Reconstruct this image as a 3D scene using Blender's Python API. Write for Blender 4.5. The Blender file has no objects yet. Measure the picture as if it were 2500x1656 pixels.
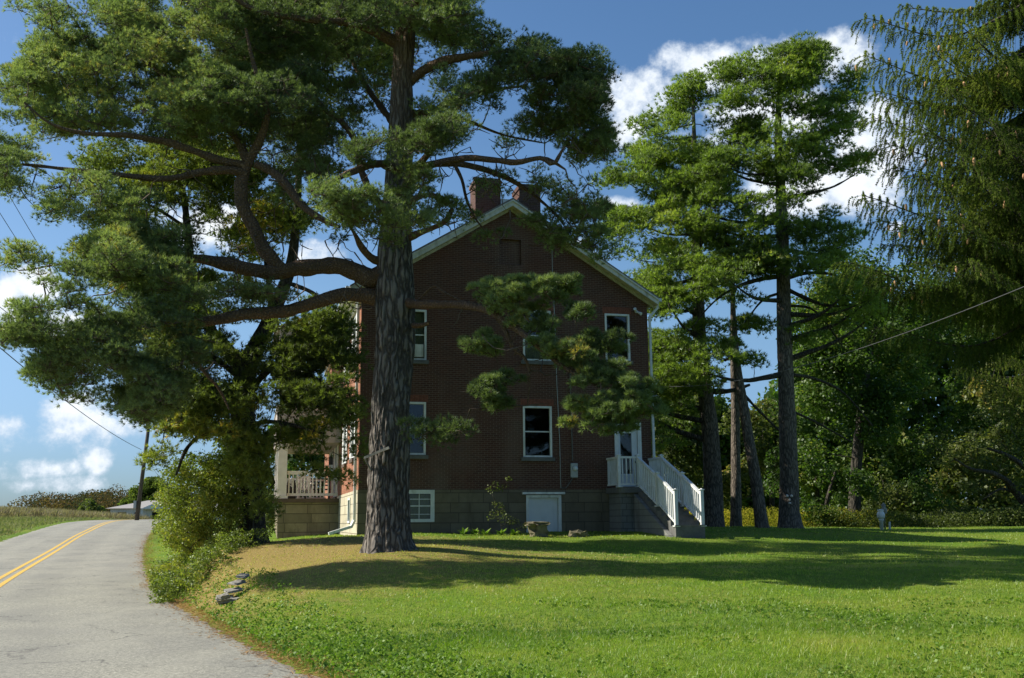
import bpy, math, random
import numpy as np
from mathutils import Matrix, Vector
rng = np.random.default_rng(7); random.seed(7)
SC = bpy.context.scene; COL = SC.collection

# ------------------------------------------------------------------ camera
F = 2490.0; PITCH = math.atan((1272-828)/F); ROLL = 0.008; EYE = np.array([0., 0., 1.5])
Fw = np.array([0, math.cos(PITCH), math.sin(PITCH)]); R0 = np.array([1., 0, 0]); U0 = np.array([0, -math.sin(PITCH), math.cos(PITCH)])
Rr = R0*math.cos(ROLL)-U0*math.sin(ROLL); Ur = R0*math.sin(ROLL)+U0*math.cos(ROLL)
def ray(px, py):
    px = np.asarray(px, float); py = np.asarray(py, float)
    return Fw+((px-1250)/F)[..., None]*Rr-((py-828)/F)[..., None]*Ur
def P(px, py, D):
    d = ray(px, py); return EYE+d*(np.asarray(D, float)/d[..., 1])[..., None]
def proj(p):
    q = np.asarray(p, float)-EYE; k = q@Fw
    return 1250+F*(q@Rr)/k, 828-F*(q@Ur)/k
cam = bpy.data.cameras.new("camera"); cam.lens = 36*F/2500; cam.sensor_width = 36; cam.clip_end = 6000; cam.clip_start = 0.1
co = bpy.data.objects.new("camera", cam); COL.objects.link(co); SC.camera = co
co.matrix_world = Matrix([[Rr[i], Ur[i], -Fw[i], EYE[i]] for i in range(3)]+[[0, 0, 0, 1]])

# ------------------------------------------------------------------ light
SUN_AZ = np.array([-1.0, 0.11]); SUN_EL = math.radians(40)
SUN_AZ = SUN_AZ/np.linalg.norm(SUN_AZ)
sdir = Vector((SUN_AZ[0]*math.cos(SUN_EL), SUN_AZ[1]*math.cos(SUN_EL), math.sin(SUN_EL)))
sl = bpy.data.lights.new("sun", 'SUN'); sl.energy = 5.0; sl.angle = math.radians(0.53); sl.color = (1, 0.93, 0.80)
so = bpy.data.objects.new("sun", sl); COL.objects.link(so); so.rotation_euler = sdir.to_track_quat('Z', 'Y').to_euler()
SC.view_settings.view_transform = 'Standard'; SC.view_settings.look = 'None'; SC.view_settings.gamma = 1; SC.view_settings.use_curve_mapping = False
SC.view_settings.exposure = 0.65

class NT:
    def __init__(s, nt): s.nt = nt; s.n = nt.nodes; s.l = nt.links
    def new(s, t, **kw):
        n = s.n.new(t)
        for k, v in kw.items(): setattr(n, k, v)
        return n
    def setin(s, n, k, v):
        if hasattr(v, 'is_output'): s.l.new(v, n.inputs[k])
        else: n.inputs[k].default_value = v
    def math(s, op, a, b=0.0, c=None, clamp=False):
        n = s.new('ShaderNodeMath', operation=op, use_clamp=clamp); s.setin(n, 0, a); s.setin(n, 1, b)
        if c is not None: s.setin(n, 2, c)
        return n.outputs[0]
    def mix(s, f, a, b, mode='MIX'):
        n = s.new('ShaderNodeMix', data_type='RGBA', blend_type=mode); s.setin(n, 0, f); s.setin(n, 6, c4(a)); s.setin(n, 7, c4(b)); return n.outputs[2]
    def noise(s, vec, scale, detail=3, rough=0.55, out=0):
        n = s.new('ShaderNodeTexNoise'); n.inputs['Scale'].default_value = scale; n.inputs['Detail'].default_value = detail; n.inputs['Roughness'].default_value = rough
        if vec is not None: s.l.new(vec, n.inputs['Vector'])
        return n.outputs[out]
    def mapr(s, v, a, b, c=0.0, d=1.0, smooth=False):
        n = s.new('ShaderNodeMapRange'); n.interpolation_type = 'SMOOTHSTEP' if smooth else 'LINEAR'
        s.setin(n, 0, v); s.setin(n, 1, a); s.setin(n, 2, b); s.setin(n, 3, c); s.setin(n, 4, d); return n.outputs[0]
    def mapping(s, vec, scale=(1, 1, 1), rot=(0, 0, 0), loc=(0, 0, 0)):
        n = s.new('ShaderNodeMapping'); s.l.new(vec, n.inputs[0]); n.inputs['Scale'].default_value = scale; n.inputs['Rotation'].default_value = rot; n.inputs['Location'].default_value = loc; return n.outputs[0]
    def ramp(s, f, stops):
        n = s.new('ShaderNodeValToRGB'); e = n.color_ramp.elements
        while len(e) < len(stops): e.new(0.5)
        for i, (p, c) in enumerate(stops): e[i].position = p; e[i].color = c4(c)
        s.l.new(f, n.inputs[0]); return n.outputs[0]
def c4(c):
    if hasattr(c, 'is_output'): return c
    return tuple(c)+(1,) if len(c) == 3 else tuple(c)

# ------------------------------------------------------------------ world: sky with cumulus
W = bpy.data.worlds.new("World"); SC.world = W; W.use_nodes = True; W.node_tree.nodes.clear(); w = NT(W.node_tree)
sky = w.new('ShaderNodeTexSky', sky_type='NISHITA'); sky.sun_disc = False; sky.sun_elevation = SUN_EL
sky.sun_rotation = math.atan2(SUN_AZ[0], SUN_AZ[1]); sky.air_density = 1.0; sky.dust_density = 0.8; sky.ozone_density = 2.5
tc = w.new('ShaderNodeTexCoord'); sep = w.new('ShaderNodeSeparateXYZ'); w.l.new(tc.outputs['Generated'], sep.inputs[0])
X, Y, Z = sep.outputs; ya = w.math('MAXIMUM', w.math('ABSOLUTE', Y), 0.05)
u = w.math('DIVIDE', X, ya); v = w.math('DIVIDE', Z, ya)
clouds = [(1600, 235, 135, 60), (1760, 175, 140, 60), (1880, 170, 110, 70), (2045, 135, 75, 55), (1520, 290, 60, 75), (1960, 300, 90, 80), (2120, 340, 130, 85), (2080, 440, 130, 90), (1950, 430, 130, 100), (1800, 300, 150, 60),
          (200, 1025, 120, 62), (20, 1050, 60, 42), (290, 1030, 80, 35), (120, 1150, 95, 26), (235, 1125, 38, 34), (150, 1180, 95, 24),
          (190, 790, 90, 35), (20, 745, 40, 60), (90, 690, 60, 40), (500, 540, 120, 60), (2190, 555, 25, 14), (760, 620, 60, 30), (1500, 500, 60, 18), (1395, 620, 60, 30)]
m = None
for (cx, cy, rx, ry) in clouds:
    d0 = ray(cx, cy); d1 = ray(cx+rx, cy); d2 = ray(cx, cy-ry)
    uc, vc = d0[0]/d0[1], d0[2]/d0[1]; a = abs(d1[0]/d1[1]-uc)*1.15; b = abs(d2[2]/d2[1]-vc)*1.2
    du = w.math('MULTIPLY', w.math('SUBTRACT', u, uc), 1/a); dv = w.math('MULTIPLY', w.math('SUBTRACT', v, vc), 1/b)
    e = w.math('MULTIPLY_ADD', du, du, w.math('MULTIPLY', dv, dv)); e = w.math('SUBTRACT', 1.0, e)
    m = e if m is None else w.math('MAXIMUM', m, e)
m = w.math('MAXIMUM', m, -1.2)
cn = w.noise(w.mapping(tc.outputs['Generated'], (1, 1, 1.35)), 17, 8, 0.60)
cn2 = w.noise(tc.outputs['Generated'], 48, 6, 0.62)
dens = w.math('ADD', m, w.math('MULTIPLY', w.math('SUBTRACT', cn, 0.5), 3.8))
dens = w.math('ADD', dens, w.math('MULTIPLY', w.math('SUBTRACT', cn2, 0.5), 2.6))
mask = w.mapr(dens, -0.35, 1.05, 0, 1, True)
mask = w.math('MULTIPLY', mask, w.mapr(Y, 0.0, 0.3, 0, 1))
ccol = w.mix(w.mapr(w.math('ADD', dens, w.math('MULTIPLY', cn2, 0.6)), 0.5, 2.2), (5.6, 6.3, 7.2, 1), (8.6, 8.8, 8.9, 1))
hs = w.new('ShaderNodeHueSaturation'); w.l.new(sky.outputs[0], hs.inputs['Color']); hs.inputs['Saturation'].default_value = 1.18; hs.inputs['Value'].default_value = 1.0; hs.inputs['Hue'].default_value = 0.5
hz = w.mapr(Z, 0.0, 0.22, 1, 0, True); base_sky = w.mix(hz, hs.outputs[0], w.mix(1.0, hs.outputs[0], (0.44, 0.62, 0.96, 1), 'MULTIPLY'))
skyc = w.mix(w.math('MULTIPLY', mask, 0.95), base_sky, ccol)
bg = w.new('ShaderNodeBackground'); w.l.new(skyc, bg.inputs[0]); bg.inputs[1].default_value = 0.088
wo = w.new('ShaderNodeOutputWorld'); w.l.new(bg.outputs[0], wo.inputs[0])
W.cycles.sampling_method = 'MANUAL'; W.cycles.sample_map_resolution = 512
SC.cycles.max_bounces = 6; SC.cycles.diffuse_bounces = 3; SC.cycles.transmission_bounces = 3; SC.cycles.transparent_max_bounces = 4; SC.cycles.glossy_bounces = 2

# ------------------------------------------------------------------ object helpers
def two_mat(name, VL, FL, ml, TL, VT, FT, mtw):
    """leaves + twigs in one crown mesh with two materials"""
    if FL.shape[1] == 3: FT = np.vstack([FT[:, [0, 1, 2]], FT[:, [0, 2, 3]]])
    me = mesh(name, np.vstack([VL, VT]), np.vstack([FL, FT+len(VL)]), ml, False, np.r_[TL, np.zeros(len(VT))]); me.materials.append(mtw)
    me.polygons.foreach_set("material_index", np.r_[np.zeros(len(FL), np.int32), np.ones(len(FT), np.int32)]); me.update(); return me
def mesh(name, V, F_, mat=None, smooth=False, attr=None):
    """V (n,3); F_ (m,k) uniform or list of lists"""
    me = bpy.data.meshes.new(name); V = np.asarray(V, np.float32)
    if isinstance(F_, np.ndarray):
        k = F_.shape[1]; nf = F_.shape[0]; me.vertices.add(len(V)); me.vertices.foreach_set("co", V.ravel())
        me.loops.add(nf*k); me.loops.foreach_set("vertex_index", F_.astype(np.int32).ravel())
        me.polygons.add(nf); me.polygons.foreach_set("loop_start", np.arange(nf, dtype=np.int32)*k)
        if smooth: me.polygons.foreach_set("use_smooth", np.ones(nf, bool))
        me.update(calc_edges=True)
    else:
        me.from_pydata([tuple(map(float, q)) for q in V], [], [tuple(map(int, f)) for f in F_]); me.update()
        if smooth: me.polygons.foreach_set("use_smooth", np.ones(len(me.polygons), bool))
    if attr is not None:
        a_ = me.attributes.new("tint", 'FLOAT', 'POINT'); a_.data.foreach_set("value", np.asarray(attr, np.float32))
    if mat: me.materials.append(mat)
    return me
def link(name, me, parent=None, loc=None):
    o = bpy.data.objects.new(name, me); COL.objects.link(o)
    if parent is not None: o.parent = parent
    if loc is not None: o.location = loc
    return o
def tag(o, label=None, cat=None, group=None, kind=None):
    if label: o['label'] = label
    if cat: o['category'] = cat
    if group: o['group'] = group
    if kind: o['kind'] = kind
    return o
def empty(name, loc, label, cat, rz=0, group=None):
    o = bpy.data.objects.new(name, None); COL.objects.link(o); o.location = loc; o.rotation_euler = (0, 0, rz); o.empty_display_size = 0.3
    return tag(o, label, cat, group)
class MB:
    def __init__(s): s.v = []; s.f = []
    def add(s, V, F_):
        b = len(s.v); s.v += [tuple(map(float, q)) for q in V]; s.f += [tuple(int(i)+b for i in f) for f in F_]; return s
    def box(s, x0, x1, y0, y1, z0, z1):
        return s.add([(x0, y0, z0), (x1, y0, z0), (x1, y1, z0), (x0, y1, z0), (x0, y0, z1), (x1, y0, z1), (x1, y1, z1), (x0, y1, z1)],
                     [(0, 3, 2, 1), (4, 5, 6, 7), (0, 1, 5, 4), (1, 2, 6, 5), (2, 3, 7, 6), (3, 0, 4, 7)])
    def hexa(s, b, t):   # two quads bottom, top
        return s.add(list(b)+list(t), [(0, 3, 2, 1), (4, 5, 6, 7), (0, 1, 5, 4), (1, 2, 6, 5), (2, 3, 7, 6), (3, 0, 4, 7)])
    def beam(s, p, q, wx, wz):
        p = Vector(p); q = Vector(q); d = (q-p).normalized(); up = Vector((0, 0, 1))
        if abs(d.z) > .99: up = Vector((0, 1, 0))
        a = d.cross(up).normalized()*wx/2; b = a.cross(d).normalized()*wz/2
        return s.hexa([p-a-b, p+a-b, p+a+b, p-a+b], [q-a-b, q+a-b, q+a+b, q-a+b])
    def cyl(s, p, q, r0, r1=None, n=10, cap=True):
        r1 = r0 if r1 is None else r1; p = Vector(p); q = Vector(q); d = (q-p).normalized(); up = Vector((0, 0, 1)) if abs(d.z) < .9 else Vector((1, 0, 0))
        a = d.cross(up).normalized(); b = d.cross(a)
        V = [p+(a*math.cos(t)+b*math.sin(t))*r0 for t in np.arange(n)*2*math.pi/n]+[q+(a*math.cos(t)+b*math.sin(t))*r1 for t in np.arange(n)*2*math.pi/n]
        Fc = [(i, (i+1) % n, n+(i+1) % n, n+i) for i in range(n)]
        if cap: Fc += [tuple(range(n))[::-1], tuple(range(n, 2*n))]
        return s.add(V, Fc)
    def lathe(s, c, prof, n=14):
        V = []; 
        for (r, z) in prof: V += [(c[0]+r*math.cos(t), c[1]+r*math.sin(t), c[2]+z) for t in np.arange(n)*2*math.pi/n]
        Fc = [(k*n+i, k*n+(i+1) % n, (k+1)*n+(i+1) % n, (k+1)*n+i) for k in range(len(prof)-1) for i in range(n)]
        Fc += [tuple(range(n))[::-1], tuple(range((len(prof)-1)*n, len(prof)*n))]
        return s.add(V, Fc)
    def obj(s, name, mat, parent=None, smooth=False, bevel=0):
        o = link(name, mesh(name, s.v, s.f, mat, smooth), parent)
        if bevel:
            b = o.modifiers.new("bevel", 'BEVEL'); b.width = bevel; b.segments = 2; b.limit_method = 'ANGLE'
        return o
def norm(a): return a/np.maximum(np.linalg.norm(a, axis=-1, keepdims=True), 1e-9)
def rdir(n):
    return norm(rng.normal(size=(n, 3)))

# ------------------------------------------------------------------ materials
MATS = {}
def mat(name):
    m_ = bpy.data.materials.new(name); m_.use_nodes = True; m_.node_tree.nodes.clear(); t = NT(m_.node_tree)
    out = t.new('ShaderNodeOutputMaterial'); MATS[name] = m_
    return m_, t, out
def principled(t, out, col, rough=0.7, bump=None, bstr=0.3, bdist=0.02, spec=0.3, metal=0):
    p = t.new('ShaderNodeBsdfPrincipled'); t.setin(p, 'Base Color', c4(col)); t.setin(p, 'Roughness', rough); p.inputs['Specular IOR Level'].default_value = spec; p.inputs['Metallic'].default_value = metal
    if bump is not None:
        b = t.new('ShaderNodeBump'); b.inputs['Strength'].default_value = bstr; b.inputs['Distance'].default_value = bdist; t.l.new(bump, b.inputs['Height']); t.l.new(b.outputs[0], p.inputs['Normal'])
    t.l.new(p.outputs[0], out.inputs[0]); return p
def plain(name, col, rough=0.6, var=0.15, scale=6, spec=0.3, metal=0, dirt=None):
    m_, t, out = mat(name); tcn = t.new('ShaderNodeTexCoord'); n = t.noise(tcn.outputs['Object'], scale, 5, 0.6)
    c = t.mix(t.mapr(n, 0.3, 0.7), [x*(1-var) for x in col], [min(1, x*(1+var)) for x in col])
    if dirt:
        n2 = t.noise(t.mapping(tcn.outputs['Object'], (3, 3, 0.6)), 1.5, 5, 0.65); c = t.mix(t.mapr(n2, 0.5, 0.75), c, dirt)
    principled(t, out, c, rough, n, 0.2, 0.01, spec, metal); return m_
def foliage_mat(name, stops, trans=0.35, gloss=0.06, patch=None, pscale=0.5):
    m_, t, out = mat(name); at = t.new('ShaderNodeAttribute', attribute_name='tint'); col = t.ramp(at.outputs['Fac'], stops)
    if patch:
        tcn = t.new('ShaderNodeTexCoord'); n = t.noise(tcn.outputs['Object'], pscale, 3, 0.6); col = t.mix(t.mapr(n, 0.52, 0.72, 0, 0.8), col, patch)
    d = t.new('ShaderNodeBsdfDiffuse'); t.l.new(col, d.inputs[0]); tr = t.new('ShaderNodeBsdfTranslucent')
    tcol = t.mix(1.0, col, (1.5, 1.7, 0.75, 1), 'MULTIPLY'); t.l.new(tcol, tr.inputs[0])
    mx = t.new('ShaderNodeMixShader'); mx.inputs[0].default_value = trans; t.l.new(d.outputs[0], mx.inputs[1]); t.l.new(tr.outputs[0], mx.inputs[2])
    g = t.new('ShaderNodeBsdfGlossy'); g.inputs['Roughness'].default_value = 0.45; g.inputs[0].default_value = (0.8, 0.9, 0.8, 1)
    m2 = t.new('ShaderNodeMixShader'); m2.inputs[0].default_value = gloss; t.l.new(mx.outputs[0], m2.inputs[1]); t.l.new(g.outputs[0], m2.inputs[2]); t.l.new(m2.outputs[0], out.inputs[0])
    return m_
def bark_mat(name, dark, light, sx=9, sz=1.6, orange=None, bstr=0.9, bdist=0.05):
    m_, t, out = mat(name); tcn = t.new('ShaderNodeTexCoord'); o_ = tcn.outputs['Object']
    wn = t.noise(o_, 1.7, 3, 0.6, out=1); mvec = t.new('ShaderNodeVectorMath', operation='MULTIPLY_ADD'); t.l.new(wn, mvec.inputs[0]); mvec.inputs[1].default_value = (.22, .22, .6); t.l.new(o_, mvec.inputs[2])
    mp = t.mapping(mvec.outputs[0], (sx, sx, sz)); vo = t.new('ShaderNodeTexVoronoi', feature='DISTANCE_TO_EDGE'); t.l.new(mp, vo.inputs['Vector']); vo.inputs['Scale'].default_value = 1
    n = t.noise(t.mapping(o_, (12, 12, 4)), 1.4, 6, 0.65)
    h = t.math('ADD', t.mapr(vo.outputs[0], 0.0, 0.3, 0, 1, True), t.math('MULTIPLY', n, 0.5))
    c = t.mix(t.mapr(h, 0.15, 1.1), dark, light)
    if orange:
        sp = t.new('ShaderNodeSeparateXYZ'); t.l.new(o_, sp.inputs[0]); at = t.new('ShaderNodeAttribute', attribute_name='tint'); c = t.mix(at.outputs['Fac'], c, t.mix(n, [q*0.5 for q in orange], orange))
    lich = t.noise(o_, 3.0, 4, 0.7); c = t.mix(t.mapr(lich, 0.62, 0.75, 0, 0.45), c, [q*1.2 for q in light])
    big_ = t.noise(o_, .9, 4, .6); c = t.mix(t.mapr(big_, .4, .7, 0, .35), c, t.mix(n, dark, [q*.9 for q in light])); principled(t, out, c, 0.9, h, bstr, bdist, 0.15); return m_

# brick: axis 'x' -> courses on (x,z); 'y' -> on (y,z)
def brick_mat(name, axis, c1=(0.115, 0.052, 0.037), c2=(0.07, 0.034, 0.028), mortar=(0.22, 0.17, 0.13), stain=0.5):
    m_, t, out = mat(name); tcn = t.new('ShaderNodeTexCoord'); sp = t.new('ShaderNodeSeparateXYZ'); t.l.new(tcn.outputs['Object'], sp.inputs[0])
    cb = t.new('ShaderNodeCombineXYZ'); t.l.new(sp.outputs[0 if axis == 'x' else 1], cb.inputs[0]); t.l.new(sp.outputs[2], cb.inputs[1])
    b = t.new('ShaderNodeTexBrick'); t.l.new(cb.outputs[0], b.inputs['Vector']); b.inputs['Color1'].default_value = c4(c1); b.inputs['Color2'].default_value = c4(c2); b.inputs['Mortar'].default_value = c4(mortar)
    b.inputs['Scale'].default_value = 1; b.inputs['Mortar Size'].default_value = 0.008; b.inputs['Brick Width'].default_value = 0.215; b.inputs['Row Height'].default_value = 0.068; b.inputs['Bias'].default_value = -0.1; b.inputs['Mortar Smooth'].default_value = 0.3
    n = t.noise(tcn.outputs['Object'], 0.9, 6, 0.65); n2 = t.noise(t.mapping(tcn.outputs['Object'], (1, 1, 3)), 9, 4, 0.7)
    c = t.mix(t.mapr(n2, 0.35, 0.75, 0, 0.55), b.outputs[0], (0.07, 0.04, 0.035)); c = t.mix(t.mapr(n, 0.45, 0.75, 0, stain), c, (0.13, 0.048, 0.030))
    n3 = t.noise(t.mapping(tcn.outputs['Object'], (1, 1, .3)), 0.6, 4, .6); c = t.mix(t.mapr(n3, 0.52, 0.74, 0, 0.38), c, (0.20, 0.155, 0.125))
    principled(t, out, c, 0.9, t.math('ADD', t.math('SUBTRACT', 1.0, b.outputs[1]), t.math('MULTIPLY', n2, .4)), 0.6, 0.012, 0.15); return m_
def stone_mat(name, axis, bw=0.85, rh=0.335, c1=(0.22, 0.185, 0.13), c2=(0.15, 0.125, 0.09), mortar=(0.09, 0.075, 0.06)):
    m_, t, out = mat(name); tcn = t.new('ShaderNodeTexCoord'); sp = t.new('ShaderNodeSeparateXYZ'); t.l.new(tcn.outputs['Object'], sp.inputs[0])
    cb = t.new('ShaderNodeCombineXYZ'); t.l.new(sp.outputs[0 if axis == 'x' else 1], cb.inputs[0]); t.l.new(sp.outputs[2], cb.inputs[1])
    b = t.new('ShaderNodeTexBrick'); t.l.new(cb.outputs[0], b.inputs['Vector']); b.inputs['Color1'].default_value = c4(c1); b.inputs['Color2'].default_value = c4(c2); b.inputs['Mortar'].default_value = c4(mortar)
    b.inputs['Scale'].default_value = 1; b.inputs['Mortar Size'].default_value = 0.012; b.inputs['Brick Width'].default_value = bw; b.inputs['Row Height'].default_value = rh; b.offset = 0.43; b.squash = 0.8
    n = t.noise(tcn.outputs['Object'], 2.2, 6, 0.7); n2 = t.noise(t.mapping(tcn.outputs['Object'], (2, 2, .7)), 1.1, 5, .7)
    c = t.mix(t.mapr(n, 0.3, 0.75, 0, 0.6), b.outputs[0], [q*0.62 for q in c2]); c = t.mix(t.mapr(n2, .52, .75, 0, .6), c, (.09, .075, .05))
    principled(t, out, c, 0.9, t.math('ADD', n, t.math('MULTIPLY', t.math('SUBTRACT', 1.0, b.outputs[1]), 1.5)), 0.6, 0.03, 0.15); return m_

M_brick = brick_mat("brick_gable_shaded", 'x'); M_brickf = brick_mat("brick_front_sunlit", 'y', (0.46, 0.19, 0.11), (0.37, 0.14, 0.08))  # same brick: shade darkened into the gable colour, sun brightened into the front
M_chim = brick_mat("brick_chimney", 'x', (0.11, 0.06, 0.05), (0.07, 0.042, 0.036), (0.16, 0.13, 0.12))
M_stone = stone_mat("foundation_stone_shaded", 'x'); M_stonef = stone_mat("front_stone_sunlit", 'y', c1=(0.62, 0.56, 0.42), c2=(0.50, 0.45, 0.34))  # one foundation stone; gable tone carries shade, front tone carries sunlight
M_porchstone = stone_mat("porch_stone", 'x', 1.1, 0.37, c1=(0.33, 0.28, 0.18), c2=(0.21, 0.18, 0.12))
M_block = stone_mat("concrete_block", 'x', 0.42, 0.21, c1=(0.24, 0.245, 0.23), c2=(0.19, 0.195, 0.185), mortar=(0.11, 0.11, 0.105))
M_white = plain("white_paint", (0.68, 0.70, 0.70), 0.55, 0.10, 5, dirt=(0.42, 0.43, 0.38))
M_trim = plain("weathered_trim", (0.56, 0.57, 0.53), 0.6, 0.12, 5, dirt=(0.30, 0.30, 0.24))
M_soffit = plain("mildewed_soffit", (0.46, 0.45, 0.36), 0.7, 0.2, 9, dirt=(0.22, 0.22, 0.14))
M_door = plain("door_paint", (0.62, 0.65, 0.68), 0.5, 0.05, 3)
M_cream = plain("porch_paint", (0.74, 0.68, 0.62), 0.55, 0.08, 4)
M_siding = plain("porch_siding", (0.42, 0.36, 0.33), 0.8, 0.2, 3, dirt=(.3, .27, .24))
M_dark = plain("dark_wood", (0.045, 0.04, 0.035), 0.7, 0.2)
M_brown = plain("brown_paint", (0.10, 0.07, 0.05), 0.6, 0.2)
M_metal = plain("grey_metal", (0.36, 0.38, 0.38), 0.45, 0.1, metal=0.3)
M_darkmetal = plain("dark_metal", (0.03, 0.035, 0.045), 0.5, 0.1)
M_gutter = plain("gutter_metal", (0.60, 0.64, 0.66), 0.4, 0.08)
M_concrete = plain("dark_concrete", (0.13, 0.13, 0.125), 0.9, 0.25, 5)
M_shingle = plain("roof_shingle", (0.17, 0.16, 0.15), 0.9, 0.25, 14)
M_shingle2 = plain("pale_shingle", (0.30, 0.29, 0.28), 0.9, 0.12, 10)
M_rock = plain("weathered_rock", (0.26, 0.25, 0.22), 0.9, 0.5, 7, dirt=(.09, .09, .07))
M_mossrock = plain("mossy_stone", (0.16, 0.14, 0.09), 0.95, 0.4, 9, dirt=(.10, .11, .04))
M_curtain = plain("pale_curtain", (0.34, 0.35, 0.24), 0.8, 0.15, 3)
M_room = plain("room_interior", (0.02, 0.022, 0.026), 0.9, 0.3, 1)
M_bulb = plain("ornament_white", (0.80, 0.72, 0.66), 0.5, 0.06)
M_wire = plain("wire_black", (0.03, 0.03, 0.03), 0.6, 0.1)
M_paleWire = plain("wire_aluminium", (0.09, 0.09, 0.095), 0.4, 0.1)
M_poleW = bark_mat("pole_wood", (0.05, 0.045, 0.04), (0.14, 0.12, 0.10), 30, 1, bstr=.2, bdist=.01)
m_, t, out = mat("window_glass"); g1 = t.new('ShaderNodeBsdfGlossy'); g1.inputs['Roughness'].default_value = 0.03; g1.inputs[0].default_value = (.9, .95, 1, 1)
tcn = t.new('ShaderNodeTexCoord'); nn = t.noise(tcn.outputs['Object'], 1.3, 2); bb = t.new('ShaderNodeBump'); bb.inputs['Strength'].default_value = .12; bb.inputs['Distance'].default_value = .02; t.l.new(nn, bb.inputs['Height']); t.l.new(bb.outputs[0], g1.inputs['Normal'])
tr = t.new('ShaderNodeBsdfTransparent'); tr.inputs[0].default_value = (.75, .78, .78, 1); fr = t.new('ShaderNodeFresnel'); fr.inputs[0].default_value = 1.6
mx = t.new('ShaderNodeMixShader'); t.l.new(t.math('MULTIPLY_ADD', fr.outputs[0], .55, 0.0), mx.inputs[0]); t.l.new(tr.outputs[0], mx.inputs[1]); t.l.new(g1.outputs[0], mx.inputs[2]); t.l.new(mx.outputs[0], out.inputs[0]); M_glass = m_
B_pine = bark_mat("pine_bark", (0.028, 0.024, 0.021), (0.20, 0.18, 0.16), 9, 1.5, orange=(0.20, 0.115, 0.065))
B_limb = bark_mat("limb_bark", (0.045, 0.032, 0.024), (0.17, 0.125, 0.09), 14, 14, orange=(0.19, 0.115, 0.07), bstr=.9, bdist=.03)
B_white = bark_mat("white_pine_bark", (0.05, 0.043, 0.036), (0.20, 0.17, 0.14), 12, 2.5, bstr=.7, bdist=.03)
B_dark = bark_mat("dark_bark", (0.02, 0.018, 0.015), (0.09, 0.08, 0.065), 12, 2, bstr=.7, bdist=.03)
B_twig = plain("twig_bark", (0.10, 0.075, 0.055), 0.9, 0.3)
F_scots = foliage_mat("scots_needles", [(0, (0.06, 0.085, 0.035)), (0.45, (0.14, 0.185, 0.075)), (0.8, (0.26, 0.31, 0.125)), (1, (0.36, 0.26, 0.06))], 0.45, 0.04)
F_yellow = foliage_mat("yellowing_needles", [(0, (0.06, 0.075, 0.02)), (0.45, (0.14, 0.18, 0.04)), (0.8, (0.24, 0.265, 0.05)), (0.93, (0.30, 0.26, 0.04)), (1, (0.50, 0.33, 0.05))], 0.45, 0.04)
F_white = foliage_mat("white_pine_needles", [(0, (0.07, 0.105, 0.02)), (0.5, (0.16, 0.225, 0.038)), (0.9, (0.27, 0.33, 0.06)), (1, (0.36, 0.32, 0.08))], 0.55, 0.05)
F_spruce = foliage_mat("spruce_needles", [(0, (0.04, 0.06, 0.018)), (0.6, (0.11, 0.15, 0.036)), (1, (0.21, 0.24, 0.055))], 0.45, 0.0)
F_leaf = foliage_mat("maple_leaves", [(0, (0.03, 0.055, 0.012)), (0.5, (0.06, 0.11, 0.018)), (0.9, (0.14, 0.19, 0.04)), (1, (0.26, 0.25, 0.06))], 0.5, 0.02)
F_olive = foliage_mat("olive_leaves", [(0, (0.04, 0.055, 0.016)), (0.5, (0.09, 0.115, 0.03)), (0.9, (0.16, 0.17, 0.05)), (1, (0.32, 0.24, 0.07))], 0.45, 0.015)
F_autumn = foliage_mat("autumn_leaves", [(0, (0.07, 0.06, 0.04)), (0.25, (0.05, 0.07, 0.04)), (0.5, (0.13, 0.085, 0.045)), (0.75, (0.17, 0.13, 0.05)), (1, (0.24, 0.17, 0.06))], 0.2, 0.0)
F_hedge = foliage_mat("shrub_leaves", [(0, (0.05, 0.075, 0.015)), (0.5, (0.14, 0.18, 0.03)), (0.88, (0.25, 0.27, 0.05)), (1, (0.36, 0.30, 0.06))], 0.42, 0.03)
F_grass = foliage_mat("grass_blades", [(0, (0.07, 0.14, 0.010)), (0.4, (0.17, 0.27, 0.018)), (0.75, (0.29, 0.34, 0.04)), (1, (0.40, 0.33, 0.13))], 0.42, 0.04)
F_weed = foliage_mat("weed_leaves", [(0, (0.055, 0.12, 0.015)), (0.6, (0.13, 0.22, 0.03)), (1, (0.22, 0.30, 0.07))], 0.35, 0.015)
F_dry = foliage_mat("dry_stalks", [(0, (0.16, 0.13, 0.09)), (0.6, (0.30, 0.25, 0.18)), (0.9, (0.36, 0.31, 0.22)), (1, (0.14, 0.18, 0.06))], 0.25, 0.0)
F_litter = foliage_mat("needle_litter", [(0, (0.20, 0.10, 0.04)), (0.6, (0.38, 0.21, 0.09)), (1, (0.50, 0.33, 0.15))], 0.1, 0.0)
F_golden = foliage_mat("goldenrod_leaves", [(0, (0.10, 0.11, 0.02)), (0.5, (0.24, 0.22, 0.03)), (1, (0.42, 0.32, 0.03))], 0.4, 0.0)

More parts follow.
